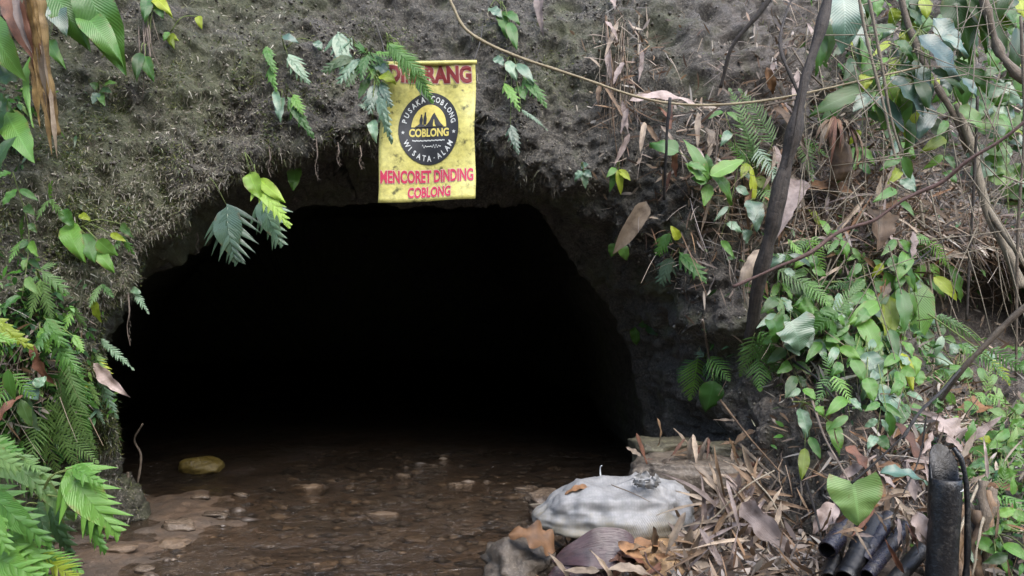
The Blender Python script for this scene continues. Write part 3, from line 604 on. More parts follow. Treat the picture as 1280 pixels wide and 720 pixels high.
for i in range(26):
    x = -.17 + i * .0132; mb.add(bsurf(EC[0] + np.array([x, x + .010, x + .010, x]), EC[1] + np.array([.083, .083, .092, .092]) + .0015 * (i % 3), .0050), [(0, 1, 2, 3)])
t = np.linspace(0, 1, 60); cx = -.07 + .2 * t; cy = .128 - .012 * np.sin(t * 44) * (.5 + .5 * np.cos(t * 9)); 
for i in range(59): mb.add(bsurf(EC[0] + np.array([cx[i], cx[i + 1], cx[i + 1], cx[i]]), EC[1] + np.array([cy[i], cy[i + 1], cy[i + 1] + .006, cy[i] + .006]), .0050), [(0, 1, 2, 3)])
mb.build('emblem_script', 'whiteprint', emb, smooth=False)

# ---------------------------------------------------------------- rocks
def rock_geo(c, size, rot=0., seed=0, n=20, flat=.0, rough=.16, sq=.75):
    th = np.linspace(0, math.pi, n); ph = np.linspace(0, 2 * math.pi, 2 * n, endpoint=False); T, Ph = np.meshgrid(th, ph, indexing='ij')
    d = np.stack([np.sin(T) * np.cos(Ph), np.sin(T) * np.sin(Ph), np.cos(T)], -1)
    d2 = np.sign(d) * np.abs(d) ** sq; q = d + seed * 7.3
    r = 1 + rough * 1.4 * fbm(q, 1.3, 2, seed) + rough * .6 * fbm(q, 3.5, 3, seed + 4) - rough * .55 * np.abs(vnoise(q, 4, seed + 8)) - rough * .25 * np.abs(vnoise(q * np.array([1, 1, 2.5]), 9, seed + 3))
    V = d2 * r[..., None] * np.array(size) * .5; cr, sr = math.cos(rot), math.sin(rot)
    V = np.stack([V[..., 0] * cr - V[..., 1] * sr, V[..., 0] * sr + V[..., 1] * cr, V[..., 2]], -1) + np.array(c)
    m = 2 * n; F = [(i * m + j, i * m + (j + 1) % m, (i + 1) * m + (j + 1) % m, (i + 1) * m + j) for i in range(n - 1) for j in range(m)]
    return V.reshape(-1, 3), [f[::-1] for f in F]
def rock(name, label, cat, c, size, mat, rot=0., seed=0, n=20, group=None, rough=.24, sq=.85):
    V, F = rock_geo(c, size, rot, seed, n, rough=rough, sq=sq); o = obj(name, V, F, mat, origin=np.array(c)); return tag(o, label, cat, group)
def G0(px, py, z=0.): return P(px, py, (CAMZ - z) * FPX / (py - 360))     # a point on the ground plane z
rock('boulder', 'yellow brown rock standing in the dark water at the tunnel mouth', 'rock', G0(250, 588) + [0, 0, .03], (.30, .2, .13), 'yrock', .1, 3, 22, rough=.12, sq=.9)
rock('rock_slab', 'flat layered brown rock ledge behind the white sack', 'rock', P(868, 592, 4.08), (.66, .46, .22), 'rock', -.12, 5, 34, rough=.10, sq=.5)
rock('rock_slab', 'mossy rock slab at the edge of the tunnel behind the brown ledge', 'rock', P(838, 568, 4.32), (.40, .34, .20), 'mossrock', .2, 8, 28, rough=.12, sq=.5)
rock('rock_slab', 'small pale mossy slab lying on top of the brown ledge', 'rock', P(915, 562, 4.12), (.30, .2, .07), 'mossrock', -.2, 9, 20, rough=.12, sq=.6)
rock('boulder', 'rounded grey brown stone in front of the sack by the orange leaf', 'rock', P(648, 712, 3.5), (.36, .34, .24), 'rock', .4, 11, 26)
rock('boulder', 'orange brown rough stone below the straw heap', 'rock', P(832, 712, 3.42), (.42, .34, .22), 'orock', .1, 12, 26, rough=.2)
rock('boulder', 'grey stone under the fallen dry leaves in the middle foreground', 'rock', P(735, 725, 3.4), (.40, .3, .2), 'rock', .8, 13, 24)
rock('boulder', 'dark wet rock in the water behind the white sack', 'rock', P(692, 632, 4.35), (.30, .26, .13), 'wetrock', .3, 14, 22)
rock('boulder', 'grey stone at the foot of the bank by the straw', 'rock', P(940, 712, 3.35), (.36, .34, .2), 'rock', .6, 15, 22)
rock('boulder', 'dark earth clod under the right end of the white sack', 'rock', P(800, 690, 3.72), (.62, .4, .22), 'rock', .0, 16, 24)
WST = [(385,607,46,9),(460,592,22,7),(575,604,32,8),(480,640,44,10),(545,625,26,6),(665,609,40,9),(400,701,42,11),(292,711,34,10),(215,680,40,8),(150,693,34,9),(95,712,26,12),(222,660,44,10),(345,650,20,6),(270,645,34,8),(590,655,30,7),
 (520,665,36,9),(450,668,26,7),(330,690,28,8),(610,690,30,8),(560,705,30,9),(470,705,24,7),(350,625,28,6),(425,628,20,6),(640,640,28,7),(505,592,22,6),(300,618,24,6),(620,610,22,6),(180,712,24,7),(540,580,24,5),(440,575,20,4),(250,625,24,6),(135,672,20,6)]
for i, (px, py, w, h) in enumerate(WST):
    bright = i in (6, 7, 8, 9, 3, 0)
    c = G0(px, py, .0); c[2] = bedz(np.array(c[0]), np.array(c[1])) + (.008 if not bright else .012); c[2] = max(c[2], -.048 if not bright else -.030); W = w / FPX * c[1]
    lab = {6: 'bright orange brown flat stone lying in the near stream', 7: 'small tan stone in the stream beside the mud bank', 8: 'flat pinkish stone on the mud bank below the ferns', 9: 'pale flat stone on the mud bank nearest the fern leaves', 10: 'whitish round pebble at the bottom by the fern leaves', 3: 'long tan flat stone in mid stream', 0: 'tan stone near the yellow boulder in the dark stream'}.get(i) or ('small wet brown stone near the mud bank at the left of the stream' if px < 360 and py > 610 else 'small wet brown stone far back in the dark stream' if py < 620 else 'small wet brown stone near the sack in the stream' if px > 580 else 'small wet brown stone in the middle of the near stream')
    rock('stream_stone', lab, 'stone', c, (W, W * random.uniform(.5, .8), max(.02, W * .28)), 'tanstone' if bright else 'wetrock', random.uniform(-.4, .4), 30 + i, 10, 'stones in the stream bed')
# small gravel of the bed
mbv = []; mbf = []; k = 0
dirs = nrmz(np.array([(1,1,1),(-1,-1,1),(-1,1,-1),(1,-1,-1),(1,0,0),(-1,0,0),(0,1,0),(0,-1,0),(0,0,1),(0,0,-1)]))
OV = np.array([(1,0,0),(-1,0,0),(0,1,0),(0,-1,0),(0,0,1),(0,0,-1)], float); OF = [(0,2,4),(2,1,4),(1,3,4),(3,0,4),(2,0,5),(1,2,5),(3,1,5),(0,3,5)]
NG = 1700; gx = RNG.uniform(-1.7, .8, NG); gy = RNG.uniform(2.9, 6.4, NG); gz = bedz(gx, gy); gs = .007 * (9 ** (RNG.random(NG) ** 1.3))
PAL_G = np.array([(.09,.07,.055),(.16,.125,.095),(.06,.048,.04),(.22,.17,.125),(.13,.11,.095),(.18,.13,.085),(.045,.036,.03)]); gc = []
for x, y, z, s in zip(gx, gy, gz, gs):
    if z > -.005: s = min(s, .018)
    mbv.append(OV * s * RNG.uniform(.6, 1.3, (6, 1)) * np.array([1.3, .9, .35]) + (x, y, z + s * .1)); mbf += [tuple(i + k for i in f) for f in OF]; k += 6
    gc.append(np.tile(PAL_G[RNG.integers(0, 7)] * RNG.uniform(.6, 1.2), (6, 1)))
gv = obj('gravel', np.vstack(mbv), np.array(mbf), 'strands', None, None, np.vstack(gc), False); tag(gv, 'small brown gravel scattered over the stream bed', kind='stuff')

# ---------------------------------------------------------------- the white sack
sk = root('sack', 'bulging white woven plastic sack tied at the neck lying on the stones', 'sack', P(770, 688, 3.75))
n = 56; th = np.linspace(.0, math.pi, n); ph = np.linspace(0, 2 * math.pi, 2 * n, endpoint=False); T, Ph = np.meshgrid(th, ph, indexing='ij')
d = np.stack([np.cos(T), np.sin(T) * np.cos(Ph), np.sin(T) * np.sin(Ph)], -1); e = np.sign(d) * np.abs(d) ** np.array([.70, .8, .85])
xl = e[..., 0]; hz = .185 * (1 - .30 * np.clip(-xl, 0, 1) ** 1.5) ; V = np.stack([xl * .385, e[..., 1] * .25 * (1 - .2 * np.clip(-xl, 0, 1)), e[..., 2] * hz], -1)
V[..., 2] = np.where(V[..., 2] < 0, V[..., 2] * .75, V[..., 2])
neck = np.array([.12, -.04, .13]); dn = np.linalg.norm((V - neck) * np.array([1, 1, .6]), axis=-1); an = np.arctan2(V[..., 1] - neck[1], V[..., 0] - neck[0])
wr = np.exp(-dn / .12); V[..., 2] += wr * .03 + .016 * np.exp(-dn / .2) * np.sin(an * 8 + 2 * vnoise(V, 9, 3))
V = V + d * (.030 * fbm(V, 5, 3, 77) + .010 * fbm(V * np.array([.5, 1, 1]), 22, 2, 79) - .024 * np.abs(vnoise(V * np.array([1, .6, 1.6]), 8, 83)) - .016 * np.abs(vnoise(V * np.array([1, .4, 1.2]), 17, 85)) - .006 * np.abs(vnoise(V * np.array([.6, 1, 1.4]), 34, 87)))[..., None]
V = V + P(772, 646, 3.75); m = 2 * n
F = [(i * m + j, i * m + (j + 1) % m, (i + 1) * m + (j + 1) % m, (i + 1) * m + j) for i in range(n - 1) for j in range(m)]
U = np.stack([V[..., 0], (Ph / 6.28)], -1).reshape(-1, 2); obj('bag', V.reshape(-1, 3), F, 'sack', sk, U)
kn = P(806, 600, 3.60); mb = MB()
for j in range(9):
    a = j * .7; b0 = kn + np.array([math.cos(a) * .03, math.sin(a) * .03, -.03]); mb.add(*leaf(b0, kn + np.array([math.cos(a) * .045 + .01, math.sin(a) * .05, random.uniform(.005, .04)]), .05, 'R', (math.cos(a), math.sin(a), .5), .2, .4, .15, 8, 4))
mb.build('gathered_neck', 'sackneck', sk)
mb = MB(); mb.add(*tube([kn + np.array([math.cos(a) * .034, math.sin(a) * .034, -.006 + .004 * math.sin(3 * a)]) for a in np.linspace(0, 6.4, 12)], .006, .006, 5, 30)); mb.build('neck_tie', 'sackneck', sk)

# ---------------------------------------------------------------- plants
NOUN = {'F': 'frond', 'N': 'frond'}
def leaf_at(base, tip, k, w, m, par, name=None):
    nrm = nrmz([random.uniform(-.3, .3), -.9, random.uniform(.2, .6)]); w = w * (1.18 if k not in 'FPN' else (1.35 if k == 'P' else 1.1))
    Lr = np.linalg.norm(np.asarray(tip) - base)
    if k in 'FPN':
        if k == 'F': mb = pinnate(base, tip, w, 'F', nrm, random.uniform(.03, .12), max(8, min(20, int(Lr / .017))), .95, .35, .15)
        elif k == 'N': mb = pinnate(base, tip, w, 'N', nrm, random.uniform(.03, .1), max(6, min(14, int(Lr / .016))), 1.15, .55, .12)
        else: mb = pinnate(base, tip, w, 'P', nrm, random.uniform(.05, .12), max(6, min(8, int(Lr / .036))), 1.3, .5, .2)
        return mb.build(name or NOUN.get(k, 'leaf'), m, par)
    V, F, U = leaf(base, tip, w, k, nrm, random.uniform(.04, .14), random.uniform(.08, .3), random.uniform(.02, .1), 12, 4, random.choice((0, 0, .15, .3)), random.choice((.02, .05, .14)))
    return obj(name or 'leaf', V, F, m, par, U)
def plant(name, label, cat, anchor, leaves, off=.10, Y=None, group=None, lean=.05, stems=(), sm='stem', sr=.0035, petiole=True):
    A = P(*anchor, Y) if Y else S(*anchor, .0)
    r = root(name, label, cat, A, group); mb = MB(); nst = 0
    for st in stems:
        MB().add(*tube([P(x, y, (Y or S(x, y)[1]) - off * .7) for x, y in st], sr * 1.3, sr * .7, 6)).build('stem', sm, r)
    for k, bx, by, tx, ty, w, m in leaves:
        yb = (Y - random.uniform(0, off) * .5) if Y else S(bx, by)[1] - off * random.uniform(.6, 1.2)
        L2 = math.hypot(tx - bx, ty - by) / FPX * yb
        yt = (yb - lean) if Y else S(tx, ty)[1] - off * random.uniform(.6, 1.1) - lean
        yt = min(max(yt, yb - .6 * L2), yb + .25 * L2); B = P(bx, by, yb); T = P(tx, ty, yt)
        leaf_at(B, T, k, w / FPX * yb, m, r)
        if petiole and math.hypot(bx - anchor[0], by - anchor[1]) > 4:
            md = (A + B) / 2 + np.array([0, -.03, .03]); mb.add(*tube([A, md, B], sr, sr * .6, 5, 8)); nst += 1
    if nst: mb.build('stem', sm, r)
    return r
def extra(n, cx, cy, sx, sy, kinds, mats, Lr, Wr, ang=1.45, sd=.5):
    out = []
    for _ in range(n):
        x, y = random.gauss(cx, sx), random.gauss(cy, sy); a = random.gauss(ang, sd); L = random.uniform(*Lr); out.append((random.choice(kinds), x, y, x + math.cos(a) * L, y + math.sin(a) * L, random.uniform(*Wr), random.choice(mats)))
    return out
plant('broadleaf_plant', 'glossy broadleaf plant at the left edge beside the dead brown stalk', 'plant', (-14, 60),
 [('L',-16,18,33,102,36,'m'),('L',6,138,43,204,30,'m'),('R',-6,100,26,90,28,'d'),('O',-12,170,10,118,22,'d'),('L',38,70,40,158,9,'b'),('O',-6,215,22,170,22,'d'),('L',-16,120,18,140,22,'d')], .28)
plant('broadleaf_plant', 'bright green broadleaf plant hanging from the top left corner', 'plant', (88, -22),
 [('L',58,-22,109,58,40,'b'),('L',104,-28,157,94,46,'b'),('L',102,16,152,78,30,'m'),('L',60,-6,84,46,26,'p'),('L',62,50,80,84,15,'m'),('L',84,-10,98,40,20,'m'),('L',92,-25,135,-2,20,'b')], .34)
plant('broadleaf_plant', 'small plant with narrow leaf below dry roots at the upper left', 'plant', (188, 60),
 [('L',182,70,192,102,14,'m'),('L',176,66,170,100,13,'d'),('L',190,-6,214,18,14,'y'),('L',196,2,205,24,12,'b'),('L',186,-5,180,25,14,'m')], .10)
plant('seedling', 'tiny pale seedling on the earth wall below the top left leaves', 'plant', (124, 112), [('O',122,116,116,130,9,'p'),('O',124,116,131,133,9,'m'),('O',126,112,140,116,9,'d'),('O',122,110,112,104,9,'d'),('O',130,108,146,104,8,'m')], .05)
plant('seedling', 'yellow green sprig on the earth wall right of the dry roots', 'plant', (212, 42), [('O',212,42,217,60,9,'y'),('O',213,44,222,50,7,'y'),('O',248,20,252,36,8,'y'),('O',211,40,204,50,7,'b')], .05)
plant('seedling', 'leafy green seedling on the mossy left wall beside the tunnel edge', 'plant', (98, 285),
 [('O',78,262,92,284,14,'m'),('O',84,280,104,326,22,'b'),('O',104,292,118,328,18,'b'),('O',122,300,146,320,16,'m'),('O',120,312,142,340,15,'b'),('L',138,292,158,302,8,'y'),('O',100,268,114,276,8,'y'),('O',152,280,168,298,9,'d')], .07)
plant('fern', 'small bright fern on the left wall above the tall fern clump', 'fern', (52, 352), [('N',46,345,34,362,18,'f'),('N',52,340,86,368,26,'f'),('N',52,352,66,402,24,'f'),('N',48,338,70,330,15,'f'),('N',50,350,38,398,20,'f')], .08)
plant('broadleaf_plant', 'yellow green lobed plant at the left edge over brown dead leaves', 'plant', (-6, 410), [('P',-6,402,41,436,24,'y'),('P',-10,420,20,428,18,'b')], .16)
plant('fern', 'tall bright fern hanging on the left wall beside the tunnel', 'fern', (60, 408), [('P',58,400,80,432,30,'b'),('N',66,424,116,505,36,'b'),('P',50,412,62,440,20,'b'),('N',74,428,100,470,24,'m'),('N',62,410,40,450,22,'m'),('P',92,420,104,440,16,'b')], .13)
plant('seedling', 'single long pale green leaf hanging at the tunnel edge', 'plant', (117, 372), [('L',118,374,127,403,10,'y')], .05)
plant('fern', 'slender grey fern frond reaching over the dark tunnel at the left', 'fern', (106, 424), [('N',126,424,167,462,14,'p'),('N',112,434,132,470,22,'f')], .05, 3.95)
plant('fern', 'pointed fern frond hanging below the dry tan leaf', 'fern', (122, 440), [('N',122,448,147,522,28,'p'),('N',118,446,138,474,24,'y'),('N',116,505,131,530,10,'p')], .05, 3.94)
for ax, ay, lv, lab in ((78, 500, [('F',70,492,118,560,44,'f'),('F',84,488,118,552,34,'f'),('F',60,500,56,580,40,'f'),('F',66,505,100,590,40,'f')], 'pale feathery fern on the left wall above the jagged leaves'),
        (60, 520, [('F',52,520,40,590,36,'f'),('F',62,530,122,578,36,'f'),('F',60,540,78,600,32,'f'),('F',96,536,122,572,30,'f')], 'second pale feathery fern just below the first on the left wall'),
        (88, 462, [('N',84,458,108,520,30,'f'),('N',92,470,114,546,28,'m'),('N',78,462,84,515,26,'f')], 'mid green fern tucked under the tall hanging fern'),
        (20, 470, [('F',18,470,-8,520,34,'m'),('F',22,474,34,530,30,'d'),('F',14,468,46,500,30,'m')], 'dark fern at the left edge among dead brown leaves')):
    plant('fern', lab, 'fern', (ax, ay), lv, .14)
plant('broadleaf_plant', 'dark glossy pointed leaves on the left wall beside the rusty dead leaf', 'plant', (30, 490), [('L',28,492,50,538,20,'p'),('L',34,478,48,500,18,'g'),('L',10,462,18,500,14,'m'),('L',26,500,40,534,14,'d'),('L',44,484,56,470,14,'p'),('L',20,486,6,510,13,'d')], .17)
BIGY = 3.15
plant('jagged_leaf_plant', 'big jagged glossy leaf plant drooping over the mud at the bottom left', 'plant', (52, 618),
 [('P',84,588,148,668,78,'b'),('P',112,640,132,690,34,'b'),('P',92,584,128,606,34,'b')], .1, BIGY, sr=.004)
plant('jagged_leaf_plant', 'bright jagged leaf plant at the bottom left corner', 'plant', (-18, 640),
 [('P',-14,612,63,680,58,'b'),('P',-18,560,26,586,44,'f'),('P',-16,690,52,722,66,'b'),('P',-10,640,12,690,40,'b'),('P',10,668,60,712,54,'b')], .1, 3.0, sr=.004)
plant('jagged_leaf_plant', 'pale toothed leaf spray above the bottom left jagged leaves', 'plant', (-10, 566),
 [('P',-8,578,30,600,40,'f'),('P',12,572,60,616,50,'f'),('P',40,588,92,648,40,'f'),('N',30,575,50,590,20,'f'),('P',-14,552,28,566,34,'b')], .1, 3.2, sr=.004)
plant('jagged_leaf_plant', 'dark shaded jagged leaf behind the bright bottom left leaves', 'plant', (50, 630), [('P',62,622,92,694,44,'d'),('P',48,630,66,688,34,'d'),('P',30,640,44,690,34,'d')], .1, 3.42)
plant('jagged_leaf_plant', 'yellow edged toothed leaves at the bottom edge beside the mud', 'plant', (40, 722), [('N',50,694,102,728,40,'y'),('N',56,688,104,716,34,'b'),('N',36,708,66,740,34,'m'),('N',40,690,70,700,26,'b')], .1, 3.05)
for ax, ay, lv, lab in ((152, 296, [('N',152,296,138,322,12,'f'),('N',153,296,168,318,12,'b')], 'tiny fern near the mossy tunnel edge at the left'),
        (62, 250, [('N',62,250,46,276,14,'f'),('N',63,250,80,270,14,'f'),('N',62,248,66,226,12,'b')], 'tiny fern above the leafy seedling on the left wall'),
        (126, 356, [('N',126,356,112,384,14,'f'),('N',128,356,142,372,12,'m')], 'tiny fern above the single hanging leaf'),
        (92, 386, [('N',92,386,80,416,15,'b'),('N',93,386,108,408,14,'f')], 'small fern between the bright fern and the tunnel edge'),
        (28, 300, [('N',28,300,12,328,16,'m'),('N',29,300,46,322,15,'f'),('N',28,298,30,270,13,'b')], 'small fern at the left edge above the bright fern'),
        (112, 478, [('N',112,478,124,506,14,'f'),('N',110,478,100,506,14,'y')], 'small yellowish fern at the dark edge below the dry leaf')):
    plant('fern', lab, 'fern', (ax, ay), lv, .06)
# on the lip of the tunnel
plant('jagged_leaf_plant', 'dark glossy jagged leaf hanging in front of the tunnel top', 'plant', (262, 222), [('P',284,258,296,328,70,'p')], .08, 4.05, sr=.002)
plant('jagged_leaf_plant', 'bright yellow green split leaf hanging over the tunnel left of the banner', 'plant', (306, 190), [('L',312,216,327,250,20,'z'),('P',318,230,362,284,34,'z'),('L',324,224,355,252,15,'z')], .08, 4.0, sr=.002)
plant('jagged_leaf_plant', 'dark jagged leaf just behind the bright split leaf', 'plant', (318, 205), [('P',326,250,353,306,50,'p')], .08, 4.12, sr=.002)
plant('seedling', 'small shaded leaf hanging from the tunnel roof', 'plant', (372, 196), [('O',370,208,366,238,15,'m')], .05, 4.5, sr=.0015)
plant('seedling', 'grey sprig hanging at the left edge of the tunnel mouth', 'plant', (160, 352), [('N',166,360,186,392,14,'p'),('O',164,362,176,366,8,'p')], .05, 3.98, sr=.0015)
plant('climbing_fern', 'narrow bright lobed leaf climbing the bank left of the banner', 'plant', (334, 58), [('P',332,60,342,90,18,'b'),('P',338,84,346,114,18,'b'),('L',344,112,352,150,9,'p')], .06)
plant('climbing_fern', 'whitish glossy lobed leaf on the bank left of the banner', 'plant', (356, 62), [('P',360,70,386,104,26,'p'),('L',352,46,374,54,10,'g'),('O',394,52,402,62,10,'p')], .06)
plant('climbing_fern', 'zigzag green and white lobed leaf above the tunnel edge', 'plant', (358, 122), [('P',360,124,392,172,24,'m'),('O',352,122,350,152,12,'p'),('P',366,120,378,142,20,'b')], .07)
plant('climbing_fern', 'large whitish fern leaf at the top of the clump beside the banner', 'plant', (446, 62), [('P',422,42,432,92,38,'p'),('P',438,48,420,70,22,'p')], .12, 4.2)
plant('climbing_fern', 'dense green fern clump at the upper left corner of the banner', 'plant', (462, 74),
 [('P',455,66,486,84,22,'m'),('P',440,72,404,90,26,'d'),('P',458,70,452,100,22,'m'),('P',464,80,474,112,22,'b'),('N',470,66,498,74,18,'b'),('P',450,74,424,104,26,'p'),('P',456,64,444,56,18,'m'),('L',470,80,492,98,12,'p'),('L',462,96,448,124,10,'m'),('P',448,84,434,108,20,'d')], .12, 4.02)
plant('climbing_fern', 'grey white wet fern leaves overlapping the left edge of the banner', 'plant', (470, 100),
 [('P',468,106,462,142,26,'p'),('P',474,112,490,178,26,'p'),('P',468,130,452,134,22,'p'),('L',466,150,470,178,12,'p'),('P',476,104,490,134,20,'p'),('O',476,94,494,102,14,'y')], .06, 3.93)
plant('climbing_fern', 'bright green fern leaf hanging over the top of the banner', 'plant', (484, 48), [('N',486,56,532,98,34,'b'),('N',508,70,541,128,34,'b'),('N',484,54,505,70,26,'b'),('N',494,60,512,104,20,'m'),('L',522,98,540,130,12,'p')], .06, 3.90)
plant('climbing_fern', 'small green climbing plant on the bank right of the banner', 'plant', (640, 82),
 [('L',618,72,630,82,12,'p'),('L',634,76,646,100,13,'p'),('L',645,80,668,104,13,'p'),('P',654,98,683,134,24,'b'),('P',630,106,649,138,20,'b'),('N',652,138,684,163,9,'p'),('P',638,158,648,192,20,'p'),('L',646,108,656,126,12,'m')], .08)
plant('climbing_fern', 'cluster of narrow leaves high on the bank right of the banner', 'plant', (626, 6), [('L',612,10,628,22,14,'p'),('L',626,14,634,46,14,'b'),('L',630,16,650,30,13,'m'),('L',636,28,646,62,13,'m')], .07)
plant('seedling', 'tiny pale sprig on the dark right shoulder of the tunnel', 'plant', (728, 212), [('O',728,214,718,226,9,'p'),('O',730,214,740,222,8,'p'),('O',729,216,732,236,9,'p'),('O',726,208,736,206,8,'p')], .05)
plant('seedling', 'small yellow green herb right of the tiny pale sprig', 'plant', (772, 208), [('L',770,212,762,240,9,'m'),('L',772,212,776,244,9,'y'),('L',774,212,788,226,9,'y'),('L',770,210,758,222,8,'m')], .06)
plant('seedling', 'pair of toothed leaves growing from the right tunnel wall', 'plant', (842, 316), [('P',838,322,826,354,30,'p'),('P',850,318,882,352,26,'b'),('P',836,292,822,318,24,'b'),('O',848,300,838,282,10,'y')], .10)
plant('seedling', 'two small green leaves under the brown bamboo sheath', 'plant', (774, 298), [('O',768,304,764,322,12,'b'),('O',776,306,784,326,12,'m')], .06)
plant('seedling', 'dim leaf pair on the shaded right tunnel wall', 'plant', (806, 408), [('O',794,408,796,432,15,'m'),('O',800,404,812,410,14,'d'),('O',810,408,822,420,12,'d')], .05)
plant('fern', 'green fern with one broad leaf at the right foot of the tunnel', 'fern', (880, 448), [('F',872,448,862,500,48,'b'),('F',886,446,912,476,34,'b'),('O',892,476,882,516,26,'m'),('F',868,450,848,478,26,'m'),('N',880,446,872,440,20,'p'),('F',884,452,900,490,30,'b')], .12)
plant('fern', 'dark green fern under the dark leaning trunk', 'fern', (946, 418), [('F',946,418,950,488,52,'m'),('F',942,420,925,470,36,'d'),('F',950,420,974,470,36,'d'),('F',948,416,968,440,26,'m')], .14)
# right bank
plant('broadleaf_plant', 'lance leaved bright green plant under the pale vine', 'plant', (884, 232),
 [('O',848,190,812,178,22,'m'),('L',884,228,854,174,16,'m'),('L',886,224,856,204,22,'m'),('L',884,226,884,192,18,'m'),('L',888,220,930,200,20,'b'),('L',888,214,916,256,15,'m'),('L',884,228,864,222,14,'b'),('L',886,230,880,258,14,'b'),('L',860,204,884,214,12,'m')], .16)
plant('fern', 'tall upright fern on the right bank beside the dark trunk', 'fern', (944, 240), [('F',942,200,912,112,36,'f'),('F',966,178,924,112,34,'f'),('F',946,214,922,148,30,'f'),('F',944,186,974,236,36,'p'),('F',938,192,968,216,30,'f')] + [('F',940,220,900,170,26,'b'),('F',948,230,972,270,26,'m')], .2)
plant('broadleaf_plant', 'yellow green shoot between the upright fern and the dark trunk', 'plant', (944, 262), [('L',942,250,938,206,10,'y'),('L',944,222,962,238,14,'y'),('O',938,250,946,290,20,'p'),('O',936,300,928,288,16,'p'),('L',934,204,926,224,10,'y')], .18, stems=[[(944,262),(940,230),(936,205)]])
plant('heart_leaf_plant', 'big pale heart shaped leaf beside the foot of the dark trunk', 'plant', (982, 388), [('H',988,402,1000,438,48,'p'),('H',966,400,972,428,26,'m'),('H',1002,410,1012,436,24,'p')], .24)
plant('fern', 'light green fern frond right of the leaning trunk', 'fern', (1042, 392), [('F',972,338,1040,378,34,'f'),('F',1004,352,1040,388,30,'b'),('N',1006,356,1036,352,16,'b')] + [('F',1044,392,1010,420,24,'b'),('F',1046,390,1080,350,24,'f'),('N',985,300,1010,330,18,'b'),('F',1000,330,965,318,20,'b')], .22)
plant('broadleaf_plant', 'cluster of oval green leaves right of the heart leaf', 'plant', (1040, 430),
 [('O',1018,382,996,386,22,'b'),('O',1016,390,1028,410,18,'b'),('O',1036,384,1044,416,24,'p'),('O',1050,372,1058,402,20,'m'),('O',1046,420,1032,426,16,'b'),('O',1056,400,1040,424,16,'m'),('O',1022,392,1014,412,16,'m'),('O',1054,378,1064,392,16,'p')] + extra(22, 1040, 395, 30, 26, 'OOL', 'bmpmd', (14, 34), (9, 17)), .2)
plant('broadleaf_plant', 'broad ribbed leaf plant in the middle of the right bank', 'plant', (1136, 350),
 [('L',1140,346,1152,432,38,'m'),('L',1112,368,1108,438,20,'y'),('L',1124,360,1130,416,18,'m'),('O',1172,400,1150,432,26,'b'),('L',1106,340,1126,388,18,'m'),('L',1094,352,1110,372,14,'b'),('L',1146,350,1162,388,10,'y')] + extra(14, 1125, 375, 26, 26, 'LLO', 'bmdmy', (22, 50), (9, 18)), .22)
plant('broadleaf_plant', 'yellow leaf on a thin twig in front of the dark hollow', 'plant', (1160, 346), [('L',1167,346,1196,376,15,'y')], .3, 4.3, sr=.002)
plant('broadleaf_plant', 'overlapping long green leaves hanging in the right bank', 'plant', (1078, 400),
 [('L',1072,396,1096,444,24,'b'),('L',1086,412,1112,466,26,'p'),('L',1082,440,1100,478,24,'p'),('L',1108,430,1140,462,16,'p'),('L',1098,440,1120,470,20,'m'),('L',1100,480,1122,534,26,'p'),('L',1084,472,1092,502,18,'b'),('L',1094,424,1086,460,18,'m'),('L',1090,456,1080,500,20,'d')] + extra(26, 1100, 445, 24, 34, 'LLO', 'pmbmd', (18, 42), (9, 17)), .2)
plant('broadleaf_plant', 'hanging pair of narrow leaves on the dark slope under the trunk', 'plant', (1002, 502), [('L',1000,510,1010,546,17,'p'),('L',1036,526,1050,570,17,'m'),('L',1012,546,1026,574,11,'b'),('L',1006,560,1002,600,13,'y'),('L',1020,508,1030,520,11,'b')], .14, stems=[[(990,502),(1010,505),(1040,530)]])
plant('fern', 'bright feathery fern at the right edge below the hollow', 'fern', (1172, 396), [('F',1202,430,1262,478,28,'b'),('F',1238,436,1284,468,26,'b'),('F',1170,396,1225,425,22,'b'),('F',1240,450,1262,482,22,'y'),('N',1174,394,1204,410,14,'f')], .35, 4.05, stems=[[(1160,392),(1200,420),(1240,450)]])
plant('broadleaf_plant', 'rounded green leaves below the slanting grey branch', 'plant', (1196, 462), [('O',1190,440,1214,474,32,'b'),('O',1182,446,1172,456,22,'p'),('O',1206,438,1218,462,22,'m'),('L',1212,434,1238,474,11,'p'),('O',1180,460,1192,484,22,'m'),('O',1196,456,1204,486,24,'b')] + extra(14, 1200, 450, 24, 20, 'OL', 'bmpm', (14, 32), (9, 17)), .22)
plant('heart_leaf_plant', 'large pale heart shaped leaf above the black pipes', 'plant', (1118, 556), [('H',1066,602,1074,656,56,'f')], .06, 2.62, stems=[[(1064,604),(1092,580),(1128,546)]], sm='blacktwig', sr=.004, petiole=False)
plant('herb', 'leafy green herb at the lower right edge', 'plant', (1246, 566),
 [('L',1240,566,1206,562,14,'b'),('L',1244,570,1218,590,18,'b'),('L',1246,560,1286,590,20,'b'),('L',1248,556,1276,544,16,'m'),('L',1240,556,1216,540,12,'y'),('L',1250,570,1284,612,18,'m'),('L',1244,560,1256,530,13,'b'),('L',1236,580,1222,604,16,'m')] + extra(26, 1248, 570, 24, 24, 'LL', 'bmbfm', (18, 38), (8, 14), 1.2, 1.2), .16)
plant('herb', 'pale drooping leaves beside the black post at the lower right', 'plant', (1226, 668), [('L',1218,676,1216,704,16,'p'),('L',1220,672,1248,694,16,'b'),('L',1254,680,1288,704,16,'b'),('L',1262,640,1290,652,14,'m')] + extra(10, 1258, 680, 18, 26, 'LL', 'bmd', (16, 34), (8, 13), 1.2, .9), .14)
